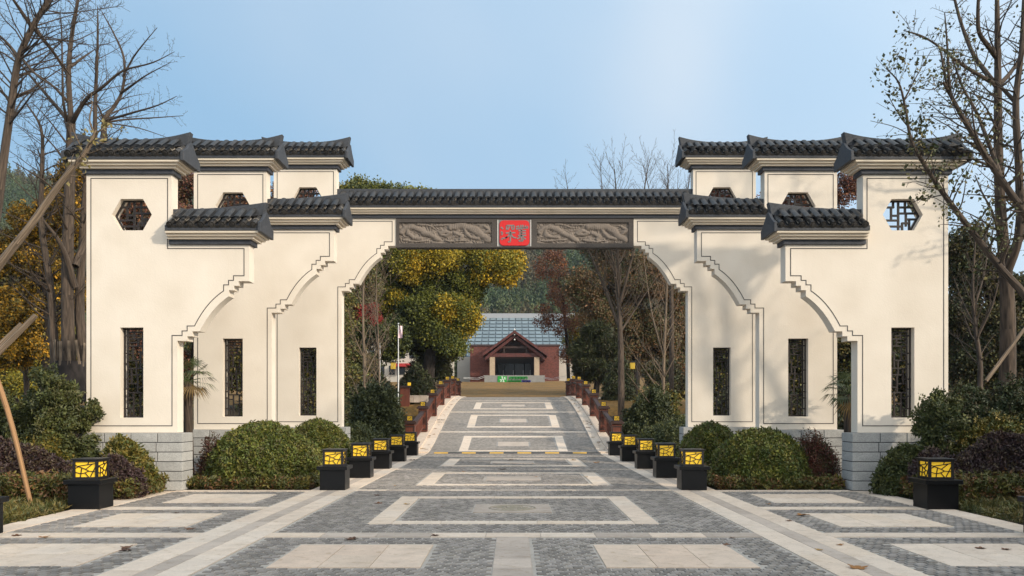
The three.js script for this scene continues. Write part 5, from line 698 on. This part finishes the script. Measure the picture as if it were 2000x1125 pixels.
{ // wooded hill
  const hillH = (x, D) => { const top = 92 + 22 * Math.exp(-Math.pow((x + 260) / 90, 2)) - 55 * clamp((x - 60) / 140, 0, 1) + 14 * (fbm(x * 0.012 + 9, 3, 0, 700, 3) - 0.5), t = clamp((D - 215) / 250, 0, 1); return lerp(9, top, sm(t) * 0.75 + t * 0.25) + 6 * (fbm(x * 0.03, D * 0.03, 0, 710, 3) - 0.5) * t * 2; };
  const nx = 120, nd = 50, g = new THREE.PlaneGeometry(1, 1, nx, nd), p = g.attributes.position; for (let i = 0; i < p.count; i++) { const x = p.getX(i) * 900, D = 215 + (p.getY(i) + 0.5) * 330; p.setXYZ(i, x, hillH(x, Math.min(D, 465)) - Math.max(0, D - 465) * 0.6, -D); } g.computeVertexNormals();
  tag(mesh('hill', g, M(lin(0.04, 0.045, 0.02), 1), scene), 'wooded hill behind the pavilion', 'hill', null, 'structure');
  const rn = rand(71), crown = (() => { const out = []; for (let k = 0; k < 5; k++) { const c = leafCluster(20, 1.7 - k * 0.2, 0.85, 0.55, 720 + k); c.translate(0, 1.2 + k * 1.5, 0); out.push(c); } return merge(out); })(), sp = [];
  for (let i = 0; i < 26000; i++) { const D = 217 + Math.pow(rn(), 1.1) * 250, x = (rn() - 0.5) * 2 * (D * 0.66); sp.push([x, D, 0.5 + rn() * 0.6]); }
  const im = new THREE.InstancedMesh(crown, leafMat, sp.length), o = new THREE.Object3D(), c = new THREE.Color(); sp.forEach(([x, D, s], k) => { o.position.set(x, hillH(x, D) - 0.5, -D); o.scale.set(s, s * (1 + rn() * 0.7), s); o.rotation.y = rn() * 6.28; o.updateMatrix(); im.setMatrixAt(k, o.matrix); const t = fbm(x * 0.03 + 40, D * 0.03, 0, 730, 3), q = t > 0.62 ? [0.07, 0.055, 0.02] : t > 0.5 ? [0.055, 0.072, 0.016] : [0.034, 0.06, 0.015], j = 0.7 + rn() * 0.6; im.setColorAt(k, c.setRGB(q[0] * j, q[1] * j, q[2] * j)); });
  im.name = 'hill_forest'; im.castShadow = im.receiveShadow = true; scene.add(im); tag(im, 'dense green forest covering the hill', 'forest', null, 'stuff');
}
// ---------------------------------------------------------------- small things behind the gate
dome('dark round bush beside the sunny end of the bridge', -4.95, 31, 1.0, 2.1, 2600, 81, darkPal.slice(0, 3), 'round_bush', 'bush', 'dark bushes by the bridge', leafCluster(10, 0.12, 0.10, 0.055, 21), 0.9, 0.14);
dome('dark round bush beside the shaded end of the bridge', 5.2, 33, 1.0, 2.0, 2600, 82, darkPal.slice(0, 3), 'round_bush', 'bush', 'dark bushes by the bridge', leafCluster(10, 0.12, 0.10, 0.055, 22), 0.9, 0.14);
dome('low green hedge behind the shaded row of lamps', 5.0, 26.5, 1.0, 1.15, 2400, 83, greenPal, 'low_hedge', 'hedge', 'low hedges behind the lamps', leafCluster(10, 0.1, 0.08, 0.045, 23), 2.6, 0.14);
dome('low green hedge behind the sunny row of lamps', -5.0, 27, 0.95, 0.95, 2400, 84, greenPal, 'low_hedge', 'hedge', 'low hedges behind the lamps', leafCluster(10, 0.1, 0.08, 0.045, 24), 2.6, 0.14);
{ // far shrubs along the stream banks and lawn edge
  const rn = rand(85), spots = [[-9, 38, 1.6, 2.4, olivePal], [-7.2, 44, 1.4, 2.6, darkPal], [-12, 46, 2, 3, olivePal], [9.5, 38, 1.5, 2.2, olivePal], [7.4, 45, 1.4, 2.6, goldPal], [12.5, 45, 2, 3.2, olivePal], [-6.8, 60, 1.2, 3.1, darkPal], [7.6, 62, 1.2, 3.2, darkPal], [-14, 36, 1.8, 2.2, olivePal], [14.5, 37, 1.8, 2.4, darkPal], [-10, 62, 1.5, 3.3, darkPal], [11, 64, 1.6, 3.4, olivePal]];
  const where = ['spreading olive bush behind the bare tree on the sunny bank', 'dark bush by the sunny bank of the stream', 'wide olive bush far along the sunny bank', 'spreading olive bush behind the bare tree on the shaded bank', 'golden bush by the shaded bank of the stream', 'wide olive bush far along the shaded bank', 'dark bush at the far sunny end of the bridge', 'dark bush at the far shaded end of the bridge', 'olive bush behind the sunny portal wall', 'dark bush behind the shaded portal wall', 'dark bush on the lawn edge under the yellow tree', 'olive bush on the lawn edge under the olive tree'];
  spots.forEach(([x, D, r, h, pal], i) => { const b = dome(where[i], x, D, r, h, 1500, 860 + i, pal, 'bank_bush', 'bush', 'bushes along the stream', leafCluster(10, 0.2, 0.17, 0.1, 25), r, 0.25); b.position.y = Math.max(-0.6, landH(x, D) - h * 0.35) - 0.1; });
}
function lantern(label, px, yTop, yBase, D) { const t = thing('street_lantern', label, 'lantern', 'yellow street lanterns', [at(px, 0, D).x, landH(at(px, 0, D).x, D), -D]), h = at(0, yTop, D).y - t.position.y; const T = new Tubes(); T.add([V(0.28, -0.3, 0), V(0.28, h - 0.1, 0)], [0.04, 0.035], 7); mesh('pole', T.geo(), mat.lampFrame, t); mesh('bracket', box(0.36, 0.04, 0.04, 0.12, h + 0.06, 0), mat.lampFrame, t); mesh('lamp_box', rbox(0.28, 0.4, 0.28, 0.02, 0, h - 0.2, 0), M(lin(0.55, 0.36, 0.03), 0.5), t); mesh('lamp_roof', box(0.34, 0.05, 0.34, 0, h + 0.02, 0), mat.lampFrame, t); }
lantern('yellow box lantern on a pole among the bare trees on the sunny side', 768, 708, 770, 52); lantern('yellow box lantern on a pole among the bare trees on the shaded side', 1235, 708, 770, 52);
{ const D = 50, x = at(778, 0, D).x, t = thing('flagpole', 'white flagpole with a furled white and pink flag', 'flagpole', null, [x, landH(x, D), -D]), h = at(0, 634, D).y - t.position.y, T = new Tubes(); T.add([V(0, -0.3, 0), V(0, h, 0)], [0.045, 0.025], 8); mesh('pole', T.geo(), mat.white, t); const f = new THREE.PlaneGeometry(0.2, 0.7, 6, 14), p = f.attributes.position; for (let i = 0; i < p.count; i++) p.setXYZ(i, p.getX(i) * (1.1 - 0.5 * p.getY(i)) + 0.12, p.getY(i), 0.08 * Math.sin(p.getX(i) * 30 + p.getY(i) * 5)); f.computeVertexNormals(); f.translate(0.0, h - 0.42, 0); mesh('flag', f, M(lin(0.75, 0.55, 0.58), 0.8, { side: THREE.DoubleSide }), t); mesh('finial', new THREE.SphereGeometry(0.06, 10, 8).translate(0, h + 0.04, 0), mat.metal, t); }
{ const D = 48, x = at(742, 0, D).x, t = thing('flagpole', 'plain pale pole without a flag, next to the slender bare tree', 'flagpole', null, [x, landH(x, D), -D]), T = new Tubes(); T.add([V(0, -0.3, 0), V(0, at(0, 670, D).y - t.position.y, 0)], [0.045, 0.03], 8); mesh('pole', T.geo(), mat.metal, t); }
{ const D = 57.5, x = at(791, 0, D).x, y = 2.0, t = thing('timber_post', 'red-brown timber post with a dark cap and yellow lamp on the sunny bank', 'post', null, [x, y - 0.5, -D]); mesh('post', rbox(0.6, 1.5, 0.4, 0.01, 0, 0.75, 0), mat.wood, t); mesh('post_cap', rbox(0.75, 0.14, 0.55, 0.01, 0, 1.57, 0), mat.woodDark, t); mesh('lamp_pane', rbox(0.2, 0.2, 0.2, 0.01, 0.28, 1.75, 0), mat.lampPane, t); }
{ const D = 58, w = thing('bank_wall', 'short pale stone wall on the sunny bank beside the railing', 'wall'), r = px2(796, 845, 772, 786, D); for (let i = 0; i < 4; i++) block('coping_stone', w, [lerp(r[0], r[1], i / 4), lerp(r[0], r[1], (i + 1) / 4) - 0.02, r[2], r[3]], D, 0.4, paleTones[i]); }
{ const D = 40, x = at(1277, 0, D).x, t = thing('notice_sign', 'narrow blue sign board on a post beside the shaded bare tree', 'sign', null, [x, landH(x, D), -D]), y = at(0, 770, D).y - t.position.y; mesh('post', box(0.05, y + 0.3, 0.05, 0, y / 2 - 0.15, -0.03), mat.metal, t); mesh('board', rbox(0.12, 0.6, 0.03, 0.005, 0, y, 0), M(lin(0.05, 0.05, 0.25), 0.5), t); }
{ const pos = [], W = 1.1, pts = [[6.5, 64], [9, 72], [13, 78], [19, 82], [30, 84]]; const c = new THREE.CatmullRomCurve3(pts.map(([x, D]) => V(x, 0, -D))).getPoints(40); for (let i = 0; i + 1 < c.length; i++) { const n = V(c[i + 1].z - c[i].z, 0, -(c[i + 1].x - c[i].x)).normalize().multiplyScalar(W), Q = (p, s) => { const x = p.x + n.x * s, z = p.z + n.z * s; return [x, landH(x, -z) + 0.06, z]; }; const a = Q(c[i], -1), b = Q(c[i], 1), d = Q(c[i + 1], 1), e = Q(c[i + 1], -1); pos.push(...a, ...b, ...d, ...a, ...d, ...e); } const g = new THREE.BufferGeometry(); g.setAttribute('position', new THREE.Float32BufferAttribute(pos, 3)); g.computeVertexNormals(); tag(mesh('garden_path', metric(g), greyTones[2], scene), 'pale garden path curving across the lawn', 'path', null, 'structure'); }
leafyTree('small bright red maple among the bare trees', ground(733, 52), at(733, 640, 52), 0.08, lobesAt([[735, 622, 15], [722, 606, 18], [705, 612, 16]], 52, rand(9)), 260, 0.45, [[0.35, 0.015, 0.012], [0.2, 0.03, 0.02], [0.1, 0.035, 0.03]], 231, sparse, mat.barkDark, 'red_tree', 'thin red-leaved trees');
// ---------------------------------------------------------------- fallen leaves
{
  const s = new THREE.Shape(), pts = []; for (let i = 0; i < 20; i++) { const a = i / 20 * 6.283, r = 0.05 + 0.045 * Math.abs(Math.cos(a * 2.5)); pts.push(new THREE.Vector2(Math.cos(a) * r, Math.sin(a) * r)); } s.setFromPoints(pts);
  const g = new THREE.ExtrudeGeometry(s, { depth: 0.003, bevelEnabled: false }); g.rotateX(-Math.PI / 2); const p = g.attributes.position; for (let i = 0; i < p.count; i++) p.setY(i, p.getY(i) + 2.2 * (p.getX(i) ** 2) + 1.2 * p.getX(i) * p.getZ(i)); g.computeVertexNormals();
  const cols = [[0.30, 0.13, 0.03], [0.14, 0.06, 0.025], [0.08, 0.035, 0.02], [0.35, 0.2, 0.05]].map(c => M(lin(...c), 0.8, { side: THREE.DoubleSide })), rn = rand(19);
  const leaf = (x, D, y, k, c, label) => { const m = mesh('fallen_leaf', g, cols[c], scene); m.position.set(x, y, -D); m.rotation.set((rn() - 0.5) * 0.12, rn() * 6.28, (rn() - 0.5) * 0.12); m.scale.setScalar(k * 0.85); tag(m, label ?? 'dry curled autumn leaf lying on the plaza paving', 'leaf', 'fallen leaves on the paving'); };
  for (const [x, y, k, c] of [[1568, 1007, 1.3, 0], [1675, 1110, 1.3, 0], [372, 1034, 1, 1], [247, 1070, 0.9, 1], [245, 1076, 0.9, 2], [683, 1054, 0.9, 1], [690, 1053, 0.8, 2], [980, 917, 1.6, 2], [998, 899, 1.3, 1], [739, 984, 0.9, 1], [738, 968, 0.9, 2], [805, 899, 1.4, 1], [826, 872, 1.6, 0], [1165, 904, 1.4, 0], [1120, 899, 1.2, 3], [345, 1003, 0.6, 2], [33, 1047, 0.8, 1], [86, 1050, 0.9, 0], [1915, 1072, 0.8, 1], [1965, 1074, 0.7, 1], [850, 1047, 0.7, 2], [1640, 1065, 0.6, 0], [1430, 1052, 0.5, 2], [1540, 1018, 0.6, 1], [1600, 1075, 0.6, 3], [1500, 985, 0.6, 0]]) { const D = F * EYE / (y - HORIZON); leaf((x - AXIS) * D / F, D, 0.008 + deckH(D), k, c); }
  for (let i = 0; i < 10; i++) { const D = 9 + rn() * 21, x = (rn() - 0.5) * 6; leaf(x, D, 0.008, 0.4 + rn() * 0.4, Math.floor(rn() * 4)); }
  for (const [x, y, D, k, side] of [[458, 942, 17.35, 1.6, 'sunny'], [1918, 985, 14.6, 1.7, 'shaded'], [1990, 990, 14.4, 1.5, 'shaded']]) leaf(at(x, y, D).x, D, at(x, y, D).y, k, 0, `large orange leaf caught in the ground cover on the ${side} side`);
  for (let i = 0; i < 60; i++) { const s2 = i % 2 ? 1 : -1; leaf(s2 * (3.2 + rn() * 0.28), 32 + rn() * 18, 0, 0.5 + rn() * 0.6, Math.floor(rn() * 4), `dry autumn leaf on the pale edging of the bridge, ${s2 < 0 ? 'sunny' : 'shaded'} side`); const m = scene.children[scene.children.length - 1]; m.position.y = deckH(-m.position.z) + 0.056; m.userData.group = 'fallen leaves on the bridge edging'; }
}
scene.fog = new THREE.FogExp2(0xc3d0dc, 0.00014);   // thin haze over the far hill
renderer.render(scene, camera);
